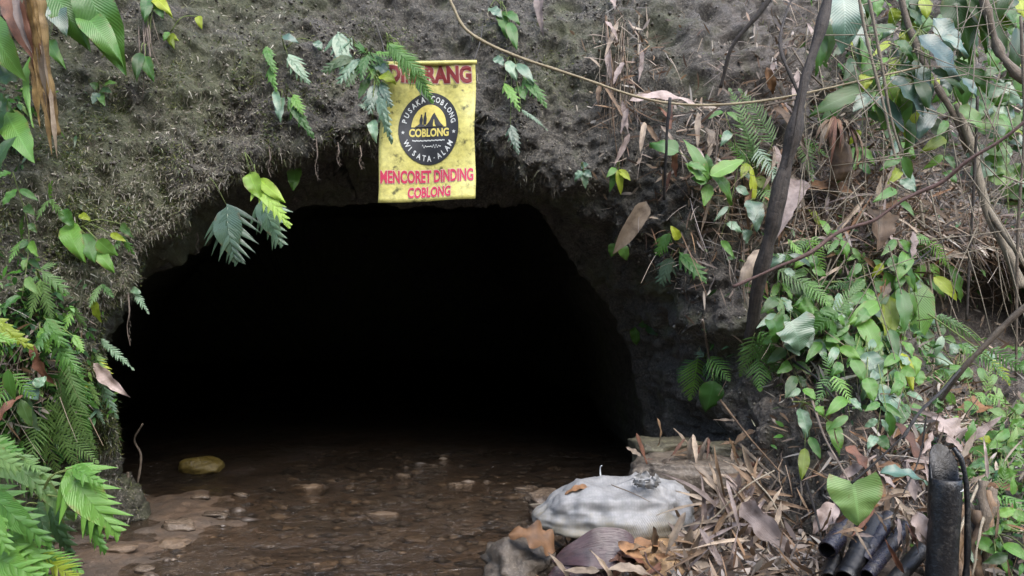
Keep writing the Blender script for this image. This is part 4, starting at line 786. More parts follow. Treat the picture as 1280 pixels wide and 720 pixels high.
plant('herb', 'small leafy sprigs among litter at the right edge', 'plant', (1262, 520), [('L',1258,520,1234,512,11,'f'),('L',1262,516,1284,506,12,'b'),('L',1262,522,1286,530,12,'f'),('L',1260,514,1252,498,10,'b'),('L',1256,524,1240,534,11,'b')] + extra(14, 1258, 522, 20, 16, 'LL', 'bff', (12, 26), (6, 11), 1.2, 1.2), .14)
plant('broadleaf_plant', 'large blue grey leaf hanging beside the top of the dark trunk', 'plant', (1044, -14), [('L',1052,-10,1052,68,42,'g'),('L',1040,30,1032,80,14,'f')] + extra(6, 1065, 30, 20, 30, 'LL', 'mgd', (40, 66), (13, 20), 1.5, .25), .3, 4.6)
plant('broadleaf_plant', 'dark ribbed leaf pointing left above the dead husk', 'plant', (1096, 112), [('L',1092,114,1012,144,26,'d'),('L',1088,118,1066,140,18,'p'),('O',1082,94,1080,112,15,'y')], .3, 4.4)
plant('broadleaf_plant', 'blue grey glossy leaves hanging in the upper right corner', 'plant', (1150, 36),
 [('L',1146,44,1202,100,36,'g'),('L',1166,22,1206,68,26,'g'),('L',1128,78,1166,120,26,'g'),('L',1112,96,1154,146,24,'g'),('L',1094,120,1130,166,20,'g'),('L',1176,46,1212,70,16,'g')] + extra(10, 1160, 80, 36, 30, 'LL', 'gdmg', (28, 52), (13, 22), 1.0, .4), .3, 4.5, sr=.004)
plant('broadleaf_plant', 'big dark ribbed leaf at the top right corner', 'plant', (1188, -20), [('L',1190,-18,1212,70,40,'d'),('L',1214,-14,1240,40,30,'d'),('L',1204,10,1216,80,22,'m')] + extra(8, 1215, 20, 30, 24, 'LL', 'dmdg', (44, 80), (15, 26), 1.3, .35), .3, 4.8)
plant('broadleaf_plant', 'yellow green leaf under the blue grey leaves', 'plant', (1132, 104), [('L',1130,108,1134,174,30,'y'),('O',1138,94,1130,114,20,'y'),('O',1150,108,1140,100,14,'y')] + extra(8, 1120, 110, 30, 40, 'LL', 'mzbd', (34, 60), (12, 20), 1.5, .3), .3, 4.6)
plant('broadleaf_plant', 'small bright green leaf at the top edge right of the trunk', 'plant', (1092, -10), [('O',1090,-8,1096,22,17,'b'),('L',1120,34,1080,42,14,'d')], .3, 4.7)
def creeper(label, pts, off=.2, step=17, mats='bmpm', Lr=(18, 34), Wr=(8, 14), kinds='LLO'):
    c = spline(np.array(pts, float), max(6, int(sum(math.hypot(pts[i + 1][0] - pts[i][0], pts[i + 1][1] - pts[i][1]) for i in range(len(pts) - 1)) / step))); lv = []
    for j, (x, y) in enumerate(c):
        for sd in ((-1, 1) if random.random() < .5 else (random.choice((-1, 1)),)):
            a = 1.57 - sd * random.uniform(.3, 1.15); L = random.uniform(*Lr); x0 = x + sd * 2; lv.append((random.choice(kinds), x0, y, x0 + math.cos(a) * L, y + math.sin(a) * L, random.uniform(*Wr), random.choice(mats)))
    plant('creeper', label, 'creeper', tuple(pts[0]), lv, off, stems=[pts], petiole=False, sr=.0022)
creeper('leafy creeper hanging just right of the dark leaning trunk', [(1010,320),(1022,380),(1050,440),(1062,520)], .22)
creeper('leafy creeper hanging down the middle of the right bank', [(1078,330),(1090,400),(1104,470),(1096,545)], .24)
creeper('leafy creeper falling beside the broad ribbed leaf', [(1122,300),(1132,380),(1124,450),(1136,505)], .24)
creeper('thin creeper hanging among the pale canes', [(1062,50),(1078,130),(1072,205)], .5, 19, 'bmyd')
creeper('creeper with small leaves falling behind the blue grey leaves', [(1122,10),(1110,100),(1126,190),(1120,250)], .7, 17, 'bmyp')
creeper('creeper hanging down in front of the slanting grey tree', [(1200,50),(1188,130),(1178,215)], .8, 17, 'bmyf')
creeper('short creeper at the left rim of the dark hollow', [(1158,330),(1150,400),(1166,465)], .3)
creeper('leafy creeper at the foot of the dark leaning trunk', [(984,318),(974,372),(984,436),(1002,486)], .2, 17, 'bmpd')
creeper('low creeper running down behind the black post', [(1246,468),(1228,520),(1216,585)], .16, 15, 'bmfb', (14, 28), (7, 12))
creeper('creeper of narrow leaves under the pale vine', [(906,140),(922,196),(914,250),(900,300)], .14, 20, 'bmfp', (16, 30), (6, 11), 'L')
creeper('creeper falling past the crooked tree at the right edge', [(1252,10),(1264,90),(1256,180)], 1.2, 16, 'bfyp')
creeper('creeper hanging on the left wall under the dead stalk', [(16,215),(36,290),(28,370)], .12, 18, 'mdbf', (14, 28), (7, 12))
creeper('green creeper spread over the litter shelf', [(1010,262),(1050,300),(1090,325),(1140,335)], .16, 15, 'bmfy', (14, 30), (6, 11))
creeper('creeper running along the lower edge of the hollow', [(1180,420),(1220,440),(1262,432),(1290,450)], .3, 15, 'bmfp', (14, 30), (7, 12))
for ax, ay, lv, lab in ((1012, 300, [('F',1010,300,975,330,24,'b'),('F',1012,300,1030,344,26,'b'),('F',1014,298,1050,318,22,'f')], 'small fern on the litter just right of the dark trunk'),
        (1072, 356, [('F',1070,356,1050,400,28,'b'),('F',1074,356,1098,398,28,'b'),('F',1072,352,1080,316,22,'f'),('F',1070,354,1036,360,22,'m')], 'bushy fern in the middle of the right bank'),
        (1160, 300, [('F',1158,300,1140,340,24,'f'),('F',1162,300,1186,336,24,'b'),('F',1160,298,1130,306,20,'b')], 'fern above the dark hollow'),
        (1232, 492, [('F',1230,492,1200,512,24,'b'),('F',1234,492,1262,516,26,'b'),('F',1232,490,1238,458,22,'f'),('F',1230,494,1222,530,24,'f')], 'fern growing in the litter below the hollow'),
        (1250, 620, [('F',1248,620,1222,644,24,'b'),('F',1252,620,1284,640,26,'b'),('F',1250,618,1256,584,22,'f'),('F',1250,622,1252,662,26,'m')], 'fern on the slope right of the black post'),
        (1040, 470, [('F',1038,470,1020,506,24,'m'),('F',1042,470,1062,504,26,'b'),('F',1040,468,1030,440,22,'m')], 'shaded fern on the dark slope below the heart leaf'),
        (1000, 180, [('F',1004,180,1016,226,24,'f'),('F',1002,176,1034,196,22,'b')], 'fern tucked behind the dark leaning trunk')):
    plant('fern', lab, 'fern', (ax, ay), lv, .18)
PY = 5.6
lv = []
for i in range(34):
    x = random.uniform(1222, 1290); y = random.uniform(90, 262); a = random.uniform(-.6, .6); lv.append(('R', x - 16, y, x + 18, y + 20 * a, random.uniform(15, 24), random.choice('pfpf')))
plant('broadleaf_plant', 'pale green round leaved bush behind the trunk at the right edge', 'bush', (1262, 262), lv, .5, PY, petiole=False, stems=[[(1262,290),(1258,200),(1262,110)]])
lv = []
for i in range(70):
    x = random.uniform(1050, 1290); y = random.uniform(-20, 190) if i > 30 else random.uniform(-20, 90); lv.append((random.choice('LO'), x, y, x + random.uniform(-25, 25), y + random.uniform(14, 44), random.uniform(11, 20), random.choice('mdbdmy')))
plant('broadleaf_plant', 'tangled green foliage behind the trunks at the top right', 'bush', (1180, 40), lv, .4, 5.3, petiole=False, stems=[[(1100,60),(1180,40),(1260,-10)],[(1250,90),(1210,20),(1190,-30)]])

# ---------------------------------------------------------------- trunks, branches, vines and roots
def wood(name, label, cat, pts, r0, r1, mat, k=9, n=None, wob=.18, knots=0, sub=(), group=None):
    W = [P(*p) for p in pts]; r = root(name, label, cat, W[-1] if W[-1][2] < W[0][2] else W[0], group); mb = MB()
    mb.add(*tube(W, r0, r1, k, n or max(14, len(pts) * 8), wob, knots, random.randint(0, 99))); mb.build('branch' if cat != 'tree' else 'trunk', mat, r)
    for s_, ra, rb in sub:
        mb = MB(); mb.add(*tube([P(*p) for p in s_], ra, rb, 6, None, wob)); mb.build('twig', mat, r)
    return r
wood('leaning_tree', 'dark leaning tree trunk on the right bank', 'tree', [(1046,-40,3.9),(1024,40,3.85),(1003,120,3.8),(984,200,3.8),(965,280,3.82),(948,350,3.9),(936,425,4.05)], .024, .042, 'trunk', 14, 110, .28,
 sub=[([(1000,120,3.8),(975,60,3.9),(985,10,4.1),(1010,-30,4.2)],.009,.005),([(975,240,3.8),(990,180,3.75),(1004,100,3.7)],.006,.004)])
wood('dark_branch', 'dark thin branch slanting down from the top right of centre', 'branch', [(968,-10,4.3),(945,22,4.32),(915,60,4.36),(900,110,4.42)], .016, .009, 'trunk')
wood('fallen_stick', 'thin dark stick hanging straight below the pale vine', 'branch', [(838,122,4.05),(834,160,4.06),(832,200,4.1),(830,250,4.2)], .009, .007, 'blacktwig')
wood('red_branch', 'long reddish brown branch rising to the right across the litter', 'branch', [(916,358,3.75),(968,336,3.75),(1010,318,3.72),(1050,290,3.75),(1092,276,3.73),(1130,250,3.7),(1175,228,3.66),(1210,200,3.6),(1255,172,3.55),(1300,134,3.5)], .010, .007, 'redwood', 8, 70, .35)
wood('grey_branch', 'grey green pole slanting across the lower right', 'branch', [(1296,372,3.3),(1250,412,3.35),(1205,460,3.4),(1176,500,3.5)], .014, .010, 'wood', 8, 30)
wood('black_twig', 'thin black twig rising from the heart leaf to the slanting pole', 'branch', [(1128,548,3.15),(1150,515,3.2),(1176,490,3.3),(1200,462,3.36)], .007, .006, 'blacktwig', sub=[([(1158,520,3.2),(1150,570,3.18),(1128,620,3.1)],.004,.003)])
wood('slender_tree', 'pale slender trunk at the right edge in front of the round leaved bush', 'tree', [(1196,130,4.75),(1212,172,4.7),(1224,220,4.65),(1236,270,4.6),(1262,320,4.5),(1276,360,4.45)], .022, .028, 'palewood', 10, 40, .15, sub=[([(1236,262,4.6),(1262,300,4.45),(1280,330,4.4)],.02,.014)])
wood('crooked_tree', 'crooked brown trunk entering from the top right corner', 'tree', [(1222,-30,4.6),(1234,20,4.6),(1246,56,4.6),(1262,84,4.55),(1300,110,4.5)], .022, .026, 'wood', 10, 36, .3)
wood('slanting_tree', 'grey diagonal trunk behind the blue grey leaves', 'tree', [(1122,-20,4.9),(1142,50,4.85),(1166,100,4.8),(1196,150,4.75),(1212,190,4.75)], .018, .022, 'wood', 10, 36, .2)
for i, (pts, lab) in enumerate(([[(1072,-10),(1086,60),(1104,130),(1122,210)], 'left of two straight pale canes at the upper right'], [[(1084,-10),(1100,70),(1112,140),(1126,190)], 'right of two straight pale canes at the upper right'],
    [[(1276,20),(1280,160),(1272,300),(1270,470)], 'tall thin grey cane along the right edge'], [[(1222,120),(1218,220),(1212,320),(1208,400)], 'thin dark upright cane in front of the hollow'], [[(1150,250),(1160,330),(1170,400),(1182,440)], 'thin pale stem dropping across the dark hollow'])):
    wood('cane', lab, 'branch', [(x, y, 4.25 + .06 * i) for x, y in pts], .009 if i < 2 else .008, .007, 'palewood' if i in (0, 1, 4) else ('wood' if i == 2 else 'trunk'), 7, 30, .1, 5)
TW = [([(940,135),(1000,122),(1060,100),(1140,85)],'wood','thin grey twig running right from the trunk beside the vine'),([(985,130),(1040,150),(1100,60),(1150,10)],'wood','forked brown twig rising to the top right'),
 ([(1100,345),(1160,320),(1220,250),(1290,190)],'blacktwig','black arching twig above the hollow'),([(1060,385),(1110,370),(1130,340),(1180,300)],'blacktwig','curved black twig over the ribbed leaf'),
 ([(1186,345),(1215,372),(1250,368),(1284,340)],'wood','looping grey root across the dark hollow'),([(1180,346),(1230,352),(1284,346)],'root','thin straight root at the top of the hollow'),
 ([(990,450),(1020,472),(1046,500),(1068,508)],'blacktwig','shiny black stick lying under the heart shaped leaf'),([(1030,352),(1070,356),(1100,380),(1130,385)],'stem','green arching stem beside the light fern'),
 ([(1256,60),(1244,130),(1250,200),(1280,260)],'wood','crooked twig in front of the round leaved bush'),([(1150,180),(1180,160),(1230,130),(1290,90)],'wood','grey twig slanting across the top right corner'),
 ([(990,60),(1010,90),(1045,120),(1085,140)],'wood','thin bent twig crossing the blue grey leaf'),([(1130,260),(1160,290),(1200,330),(1230,345)],'wood','broken brown twig on the litter shelf'),
 ([(1150,340),(1215,300),(1290,270)],'trunk','dark straight twig leaning over the litter shelf'),([(1015,500),(1030,545),(1060,600),(1075,640)],'root','thin bare twig on the slope left of the pipes'),
 ([(1000,560),(1010,610),(1022,650),(1030,690)],'blacktwig','black twig at the foot of the slope beside the pipes'),([(1225,600),(1205,650),(1190,690),(1180,720)],'palewood','pale dry stick leaning on the black post'),
 ([(1240,610),(1226,660),(1216,720)],'palewood','second pale stick right of the black post'),([(1090,640),(1130,665),(1150,690)],'palewood','thin straw stick across the black pipes'),
 ([(900,500),(935,545),(975,590)],'husk','brown split stick leaning behind the rock ledge'),([(878,400),(885,440),(892,470)],'root','thin root hanging on the right tunnel edge')]
for i, (pts, m, lab) in enumerate(TW):
    c = [P(x, y, S(x, y)[1] - .16 - .05 * math.sin(i * 2.1 + j)) for j, (x, y) in enumerate(pts)]
    o = MB().add(*tube(c, .0065, .0038, 6, 26, .2, 0, i)).build('twig', m, None, c[0]); tag(o, lab, 'twig')
vp = [(556,-20),(566,8),(586,40),(640,68),(725,97),(800,122),(860,131),(930,129),(1000,118),(1080,100),(1150,84)]
c = [P(x, y, min(S(x, y)[1] - .1, 4.05 + (x - 560) / 2000)) for x, y in vp]
o = MB().add(*tube(c, .0085, .0055, 8, 90, .12, 14, 4)).build('vine', 'vine', None, c[0]); tag(o, 'long pale vine sagging across the bank above the tunnel', 'vine')
for (x, y, l, lab) in ((160,362,70,'thin knotted root dangling at the left tunnel edge'),(395,172,54,'bushy rootlet dangling above the tunnel left of the banner'),(422,178,30,'short rootlet dangling just left of the banner'),(450,182,30,'short pale rootlet dangling beside the banner edge'),(336,182,40,'thin rootlet hanging above the bright split leaf'),(246,290,26,'stubby rootlet hanging at the left of the jagged leaf')):
    c = [P(x, y, S(x, y - 8)[1] - .03), P(x + 2, y + l * .4, S(x, y - 8)[1] - .06), P(x - 1, y + l * .7, S(x, y - 8)[1] - .06), P(x + 3, y + l, S(x, y - 8)[1] - .07)]
    mb = MB(); mb.add(*tube(c, .004, .0018, 5, 20, .4))
    for j in range(16):
        q = c[0] * (1 - j / 16) + c[3] * (j / 16); mb.add(*tube([q, q + np.array([random.uniform(-.02, .02), random.uniform(-.02, .01), -.012])], .0016, .0008, 4, 3))
    tag(mb.build('dangling_root', 'root', None, c[0]), lab, 'root')
for (px, py, n, sp, ln, lab) in ((772,30,34,26,170,'mass of brown dead roots and fibres hanging right of the banner'),(180,12,9,14,95,'bunch of dry grey roots hanging at the upper left'),(900,140,18,26,80,'tuft of dry grass hanging under the pale vine'),(930,300,14,14,110,'bundle of thin dry stems behind the dark trunk'),(1260,300,22,26,90,'beard of fine roots hanging over the dark hollow'),(25,430,16,26,90,'dry brown stems hanging at the left edge')):
    A = S(px, py, .02); r = root('root_bunch', lab, 'roots', A)
    for j in range(n):
        x0 = px + random.gauss(0, sp * .45); y0 = py + random.uniform(-12, 30); x1 = x0 + random.gauss(0, sp * .6); L = ln * random.uniform(.4, 1.05); o1, o2 = random.uniform(.03, .1), random.uniform(.03, .13)
        c = [S(x0, y0, .01), S((x0 + x1) / 2 + random.uniform(-6, 6), y0 + L * .5, o1), S(x1, y0 + L, o2)]
        c[1][1] = min(max(c[1][1], c[0][1] - .2), c[0][1] + .1); c[2][1] = min(max(c[2][1], c[0][1] - .25), c[0][1] + .1)
        mb = MB(); mb.add(*tube(c, .0045 * random.uniform(.5, 1.2), .0015, 5, 12, .25)); mb.build('root', random.choice(['root', 'root', 'husk', 'palewood', 'wood']), r)
# dead stalk at the upper left
st = root('dead_stalk', 'dead brown fibrous stalk hanging down the upper left', 'stalk', P(70, 168, 3.75)); mb = MB()
c = [P(44, -20, 3.55), P(50, 40, 3.58), P(58, 100, 3.64), P(70, 168, 3.74)]; mb.add(*tube(c, .040, .024, 12, 40, .14)); mb.build('core', 'stalk', st)
for j in range(16):
    t0 = (j % 8) / 10; a = c[0] * (1 - t0) + c[3] * t0 + np.array([random.uniform(-.04, .04), -.05, 0]); b = a + (c[3] - c[0]) * random.uniform(.3, .5) + np.array([random.uniform(-.02, .02), -.01, 0])
    V, F, U = leaf(a, b, random.uniform(.012, .03), 'S', (random.uniform(-.6, .6), -1, 0), .03, .3, .1, 10, 2, ragged=.3); obj('bark_strip', V, F, random.choice(['stalk', 'husk', 'stalk', 'tan', 'rust']), st, U)

# ---------------------------------------------------------------- dead leaves, sheaths and sticks
def dry(name, label, cat, b, t, w, mat, kind='L', off=.10, Y=None, fold=.35, bend=.12, curl=.0, ragged=.25, group=None, nrm=None, lean=0., wav=.1):
    yb = Y or S(*b)[1] - off; yt = (Y - lean) if Y else S(*t)[1] - off
    L2 = math.hypot(b[0] - t[0], b[1] - t[1]) / FPX * yb; yt = min(max(yt, yb - .6 * L2), yb + .4 * L2)
    B, T = P(*b, yb), P(*t, yt); nr = nrm if nrm is not None else nrmz([random.uniform(-.4, .4), -.8, random.uniform(.1, .8)])
    V, F, U = leaf(B, T, w / FPX * yb, kind, nr, bend, fold, wav, 16, 6, curl, ragged)
    n = len(V); th = nrmz(np.cross(T - B, np.cross(nr, T - B))) * .0015; V2 = np.vstack([V, V - th]); F2 = F + [tuple(i + n for i in f[::-1]) for f in F]; U2 = np.vstack([U, U])
    return tag(obj(name, V2, F2, mat, None, U2, None, True, B), label, cat, group)
dry('dead_leaf', 'broad purple brown dead leaf hanging at the top left corner', 'leaf', (4,-20), (40,74), 30, 'rust', Y=3.5, fold=.5)
dry('dead_leaf', 'pale dry strip beside the purple brown dead leaf', 'leaf', (22,-16), (40,66), 12, 'pinkish', Y=3.46, fold=.4)
dry('dead_leaf', 'tan dry leaf resting on the fern beside the tunnel', 'leaf', (118,454), (163,497), 17, 'pinkish', Y=3.88, lean=.04)
dry('dead_leaf', 'dark rusty dead leaf hanging on the left wall', 'leaf', (40,430), (69,481), 14, 'rust', off=.16)
dry('dead_leaf', 'rusty dead leaf tip at the left edge', 'leaf', (-8,532), (28,494), 15, 'rust', off=.2)
dry('bamboo_sheath', 'curved tan bamboo sheath stuck on the right tunnel wall', 'leaf', (808,252), (766,318), 22, 'tan', 'S', off=.14, fold=.4, ragged=.08, bend=.03, wav=.03, nrm=(.3, -.9, .2))
dry('dead_leaf', 'long tan dry leaf lying level just under the pale vine', 'leaf', (786,126), (874,134), 17, 'pinkish', off=.16, fold=.2)
dry('dead_leaf', 'brown upper dry leaf behind the long tan one', 'leaf', (788,122), (846,128), 11, 'husk', off=.13)
dry('dead_leaf', 'pale dry leaf hanging from the top edge right of the banner', 'leaf', (676,-12), (680,47), 13, 'pinkish', off=.12)
dry('dead_leaf', 'long orange dead leaf lying on the litter shelf', 'leaf', (994,236), (1081,251), 19, 'orange', off=.14)
dry('dead_leaf', 'crumpled brown leaf hanging below the red branch', 'leaf', (1090,262), (1096,314), 34, 'husk', 'O', off=.3, fold=.7)
dry('dead_leaf', 'pale lilac dry blade behind the dark trunk', 'leaf', (1000,225), (962,310), 26, 'pinkish', 'S', off=.18, fold=.3)
dry('dead_leaf', 'tan dry sheath leaning at the left of the dark trunk', 'leaf', (952,312), (922,358), 16, 'tan', 'S', off=.14, fold=-.4)
dry('dead_leaf', 'small red dead leaf left of the trunk top', 'leaf', (958,84), (966,118), 13, 'orange', off=.14)
dry('dead_leaf', 'hanging tan dry leaf behind the hanging dry grass', 'leaf', (884,160), (884,200), 12, 'tan', 'S', off=.1)
dry('dead_leaf', 'crumpled orange leaf on the stone left of the sack', 'leaf', (694,690), (636,668), 40, 'orange', 'O', Y=3.42, fold=.25, bend=.2, nrm=(.1,-.5,.85), wav=.16)
dry('dead_leaf', 'large dark purple glossy dead leaf in front of the sack', 'leaf', (800,686), (690,702), 52, 'darkleaf', 'O', Y=3.36, fold=.12, bend=.16, nrm=(0,-.75,.65), ragged=.05, wav=.04)
dry('dead_leaf', 'black curled leaf under the dark purple leaf', 'leaf', (768,710), (684,722), 40, 'darkleaf', 'O', Y=3.32, fold=.2, nrm=(0,-.6,.8), ragged=.1)
dry('dead_leaf', 'rusty leaf propped between the sack and the rock ledge', 'leaf', (836,592), (792,584), 24, 'rust', 'O', Y=4.02, nrm=(0,-.6,.8))
dry('dead_leaf', 'orange brown leaf lying on top of the sack at the left', 'leaf', (736,608), (706,618), 11, 'orange', Y=3.66, nrm=(0,-.4,.9), fold=.1)
dry('dead_leaf', 'long pink tan dry blade curving down the straw heap', 'leaf', (928,628), (992,694), 26, 'pinkish', 'S', Y=3.35, fold=.35, bend=.1, lean=.15)
dry('dead_leaf', 'brown dead leaf draped over the orange stone', 'leaf', (768,694), (832,682), 22, 'orange', Y=3.36, nrm=(0,-.4,.9))
dry('dead_leaf', 'pale curled leaf at the bottom edge below the dark leaf', 'leaf', (760,712), (818,722), 16, 'tan', Y=3.2, nrm=(0,-.4,.9))
dry('dead_leaf', 'tan dry leaf standing beside the black post', 'leaf', (1146,640), (1160,684), 19, 'pinkish', 'S', Y=2.82, fold=.4)
dry('dead_leaf', 'broad pale lilac dead leaf on the litter behind the black post', 'leaf', (1196,556), (1166,520), 36, 'pinkish', 'O', off=.12, nrm=(0,-.5,.85))
dry('dead_leaf', 'orange brown dead leaf on the litter at the right edge', 'leaf', (1232,508), (1196,522), 30, 'orange', 'O', off=.14, nrm=(0,-.5,.85))
dry('dead_leaf', 'red brown split leaf sheath above the heart leaf', 'leaf', (1118,528), (1150,590), 15, 'rust', 'S', off=.14)
dry('dead_leaf', 'second red brown sheath left of the heart leaf', 'leaf', (1056,558), (1088,598), 14, 'rust', 'S', off=.16)
dry('dead_leaf', 'pale crumpled leaf on the dark slope beside the pipes', 'leaf', (1044,630), (1016,668), 22, 'pinkish', 'O', off=.12, fold=.6)
for (x, y, t) in ((1150,600,(1130,604)),(1128,602,(1180,612))): pass
dry('dead_leaf', 'grey green fallen leaf behind the black post', 'leaf', (1100,592), (1160,606), 22, 'g', 'O', Y=3.0, nrm=(0,-.4,.9))
def many(n, name, label, cat, group, area, Lr, Wr, mats, off=.08, ang=(-3.2, 3.2), Yf=None, kind='L', up=.5):
    for i in range(n):
        cx, cy, sx, sy = random.choice(area); x, y = random.gauss(cx, sx), random.gauss(cy, sy); a = random.uniform(*ang); L = random.uniform(*Lr)
        b, t = (x - math.cos(a) * L / 2, y - math.sin(a) * L / 2), (x + math.cos(a) * L / 2, y + math.sin(a) * L / 2)
        Y = Yf(x, y) - random.uniform(0, .1) if Yf else None
        dry(name, label, cat, b, t, random.uniform(*Wr), random.choice(mats), kind, off * random.uniform(.5, 1.6), Y, fold=random.uniform(.1, .6), bend=random.uniform(-.05, .15), group=group, nrm=nrmz([random.uniform(-.6, .6), -.7, up + random.uniform(-.4, .4)]), lean=random.uniform(-.1, .14))
MX = ['tan', 'pinkish', 'husk', 'tan', 'pinkish', 'orange']
many(95, 'bamboo_leaf', 'narrow dry bamboo leaf in the straw heap right of the sack', 'leaf', 'dry leaves in the straw heap', [(905,640,22,22),(900,668,26,20),(930,625,20,18),(880,690,22,14)], (36, 96), (4, 9), ['tan', 'pinkish', 'tan', 'pinkish', 'husk'], Yf=lambda x, y: 3.62 - (y - 600) / 100 * .28)
many(60, 'bamboo_leaf', 'dry leaf scattered on the litter shelf under the red branch', 'leaf', 'dry leaves on the litter shelf', [(1060,240,40,22),(1130,250,40,26),(1190,290,36,22),(1100,300,40,20)], (30, 84), (3, 8), MX, .12)
many(55, 'bamboo_leaf', 'dry leaf scattered on the slope around the black post', 'leaf', 'dry leaves around the black post', [(1130,590,36,20),(1200,530,36,22),(1100,620,26,20),(1240,610,24,30)], (26, 70), (4, 11), MX, .10)
many(22, 'bamboo_leaf', 'dry leaf caught in the dead roots right of the banner', 'leaf', 'dry leaves in the dead roots', [(775,80,14,40),(800,150,20,30),(850,200,30,40)], (24, 60), (4, 9), ['husk', 'tan', 'rust', 'pinkish'], .1, (.9, 2.2))
many(26, 'bamboo_leaf', 'hanging dry leaf tangled behind the dark leaning trunk', 'leaf', 'dry leaves behind the trunk', [(960,250,24,60),(985,150,20,50),(1130,330,50,24)], (30, 80), (5, 11), MX, .14, (.7, 2.4))
many(18, 'bamboo_leaf', 'brown leaf scrap on the stones in front of the sack', 'leaf', 'leaf scraps by the sack', [(700,708,26,6),(790,700,40,10),(860,690,20,12)], (24, 60), (6, 16), ['husk', 'orange', 'tan', 'rust'], Yf=lambda x, y: 3.34, up=.9)
many(26, 'bamboo_leaf', 'leaf scrap lying on the brown rock ledge', 'leaf', 'leaf scraps on the ledge', [(870,560,40,10),(925,578,24,12)], (20, 44), (4, 9), ['husk', 'tan', 'rust'], Yf=lambda x, y: 4.02, up=.9)
hk = root('dead_husk', 'broken brown stump with fibrous cap on the litter shelf', 'stump', S(1050, 222)); c = [P(1050,226,4.35), P(1049,190,4.34), P(1044,160,4.33)]
MB().add(*tube(c, .06, .05, 14, 20, .15)).build('core', 'husk', hk)
for j in range(30):
    a = random.uniform(-1, 1); b0 = P(1046 + a * 10, 150 + random.uniform(-6, 8), 4.28); t0 = P(1046 + a * 34 + random.uniform(-6, 6), 172 + random.uniform(-10, 50), 4.24)
    V, F, U = leaf(b0, t0, random.uniform(.01, .03), 'S', (a, -1, .4), .15, .3, .1, 8, 2, ragged=.3); obj('fibre', V, F, random.choice(['husk', 'tan', 'husk', 'rust']), hk, U)
def stick(label, pts, r, mat, name='stick', cat='stick'):
    c = [P(*p) for p in pts]; return tag(MB().add(*tube(c, r, r * .75, 6, 18, .2)).build(name, mat, None, c[0]), label, cat)
stick('short white peg standing behind the sack', [(751,604,3.9),(750,586,3.9),(752,582,3.88)], .004, 'whiteprint')
stick('pale straw lying on the water left of the sack', [(662,631,3.85),(690,628,3.8),(712,618,3.75)], .004, 'palewood')
stick('thin dark straw lying across the top of the sack', [(764,606,3.56),(790,616,3.53),(812,627,3.49)], .0025, 'wood')
stick('thin dry twig standing up from the foreground stones', [(806,690,3.3),(812,706,3.25),(835,725,3.2)], .004, 'redwood')
stick('brown stick leaning against the rock ledge by the bank', [(925,556,3.95),(950,580,3.85),(978,606,3.75)], .011, 'wood')
stick('pale thin stick rising from the straw heap', [(890,650,3.4),(930,610,3.4),(968,588,3.45)], .004, 'palewood')
stick('second pale stick crossing the straw heap', [(940,596,3.5),(965,625,3.4),(980,660,3.35)], .004, 'palewood')
stick('thin dark twig lying on the mud by the fern leaves', [(84,698,3.9),(104,704,3.86),(130,714,3.8)], .006, 'blacktwig')
stick('thin bent root standing in the water at the left wall', [(172,606,4.5),(176,570,4.5),(168,550,4.45),(178,530,4.4)], .007, 'wood')
stick('short upright stake in the dark at the left wall', [(160,628,4.4),(160,590,4.4)], .010, 'wood')

# ---------------------------------------------------------------- black post, pipes and rotten stump
ps = root('hollow_post', 'black hollow post with open slanted top at the lower right', 'post', P(1178, 760, 2.8))
k = 28; R = .054; an = np.linspace(0, 2 * math.pi, k, endpoint=False); base = P(1174, 790, 2.75); top = P(1182, 598, 2.8); mbp = MB()
def ringp(t, r, cut): 
    c = base * (1 - t) + top * t; z = cut * np.maximum(0, np.sin(an)) ** .6 * .115
    return np.stack([c[0] + r * np.cos(an), c[1] + r * np.sin(an), c[2] + z + np.zeros(k)], 1)
rows = [ringp(t, R * (1 + .04 * math.sin(t * 9)), 0) for t in np.linspace(0, .96, 9)] + [ringp(1, R * .98, 1), ringp(1.005, R * .88, 1), ringp(.93, R * .80, 0), ringp(.6, R * .75, 0)]
V = np.vstack(rows); F = [(i * k + j, i * k + (j + 1) % k, (i + 1) * k + (j + 1) % k, (i + 1) * k + j) for i in range(len(rows) - 1) for j in range(k)] + [tuple(range((len(rows) - 1) * k, len(rows) * k))]
obj('shell', V, F, 'blackplastic', ps); mb = MB()
c_ = [base * (1 - t) + top * t for t in (.2, 1.0)]; mb.add(*tube([c_[0] + np.array([.075, -.01, 0]), (c_[0] + c_[1]) / 2 + np.array([.078, -.015, 0]), c_[1] + np.array([.068, 0, .03]), c_[1] + np.array([.045, .03, .105])], .011, .009, 6, 20, .2)); mb.build('rim_strip', 'blackplastic', ps)
mb = MB(); mb.add(*tube([top + np.array([R * 1.02 * math.cos(a), R * 1.02 * math.sin(a), -.035]) for a in np.linspace(3.3, 6.2, 10)], .0022, .0022, 5, 20)); mb.build('wire', 'whiteprint', ps)
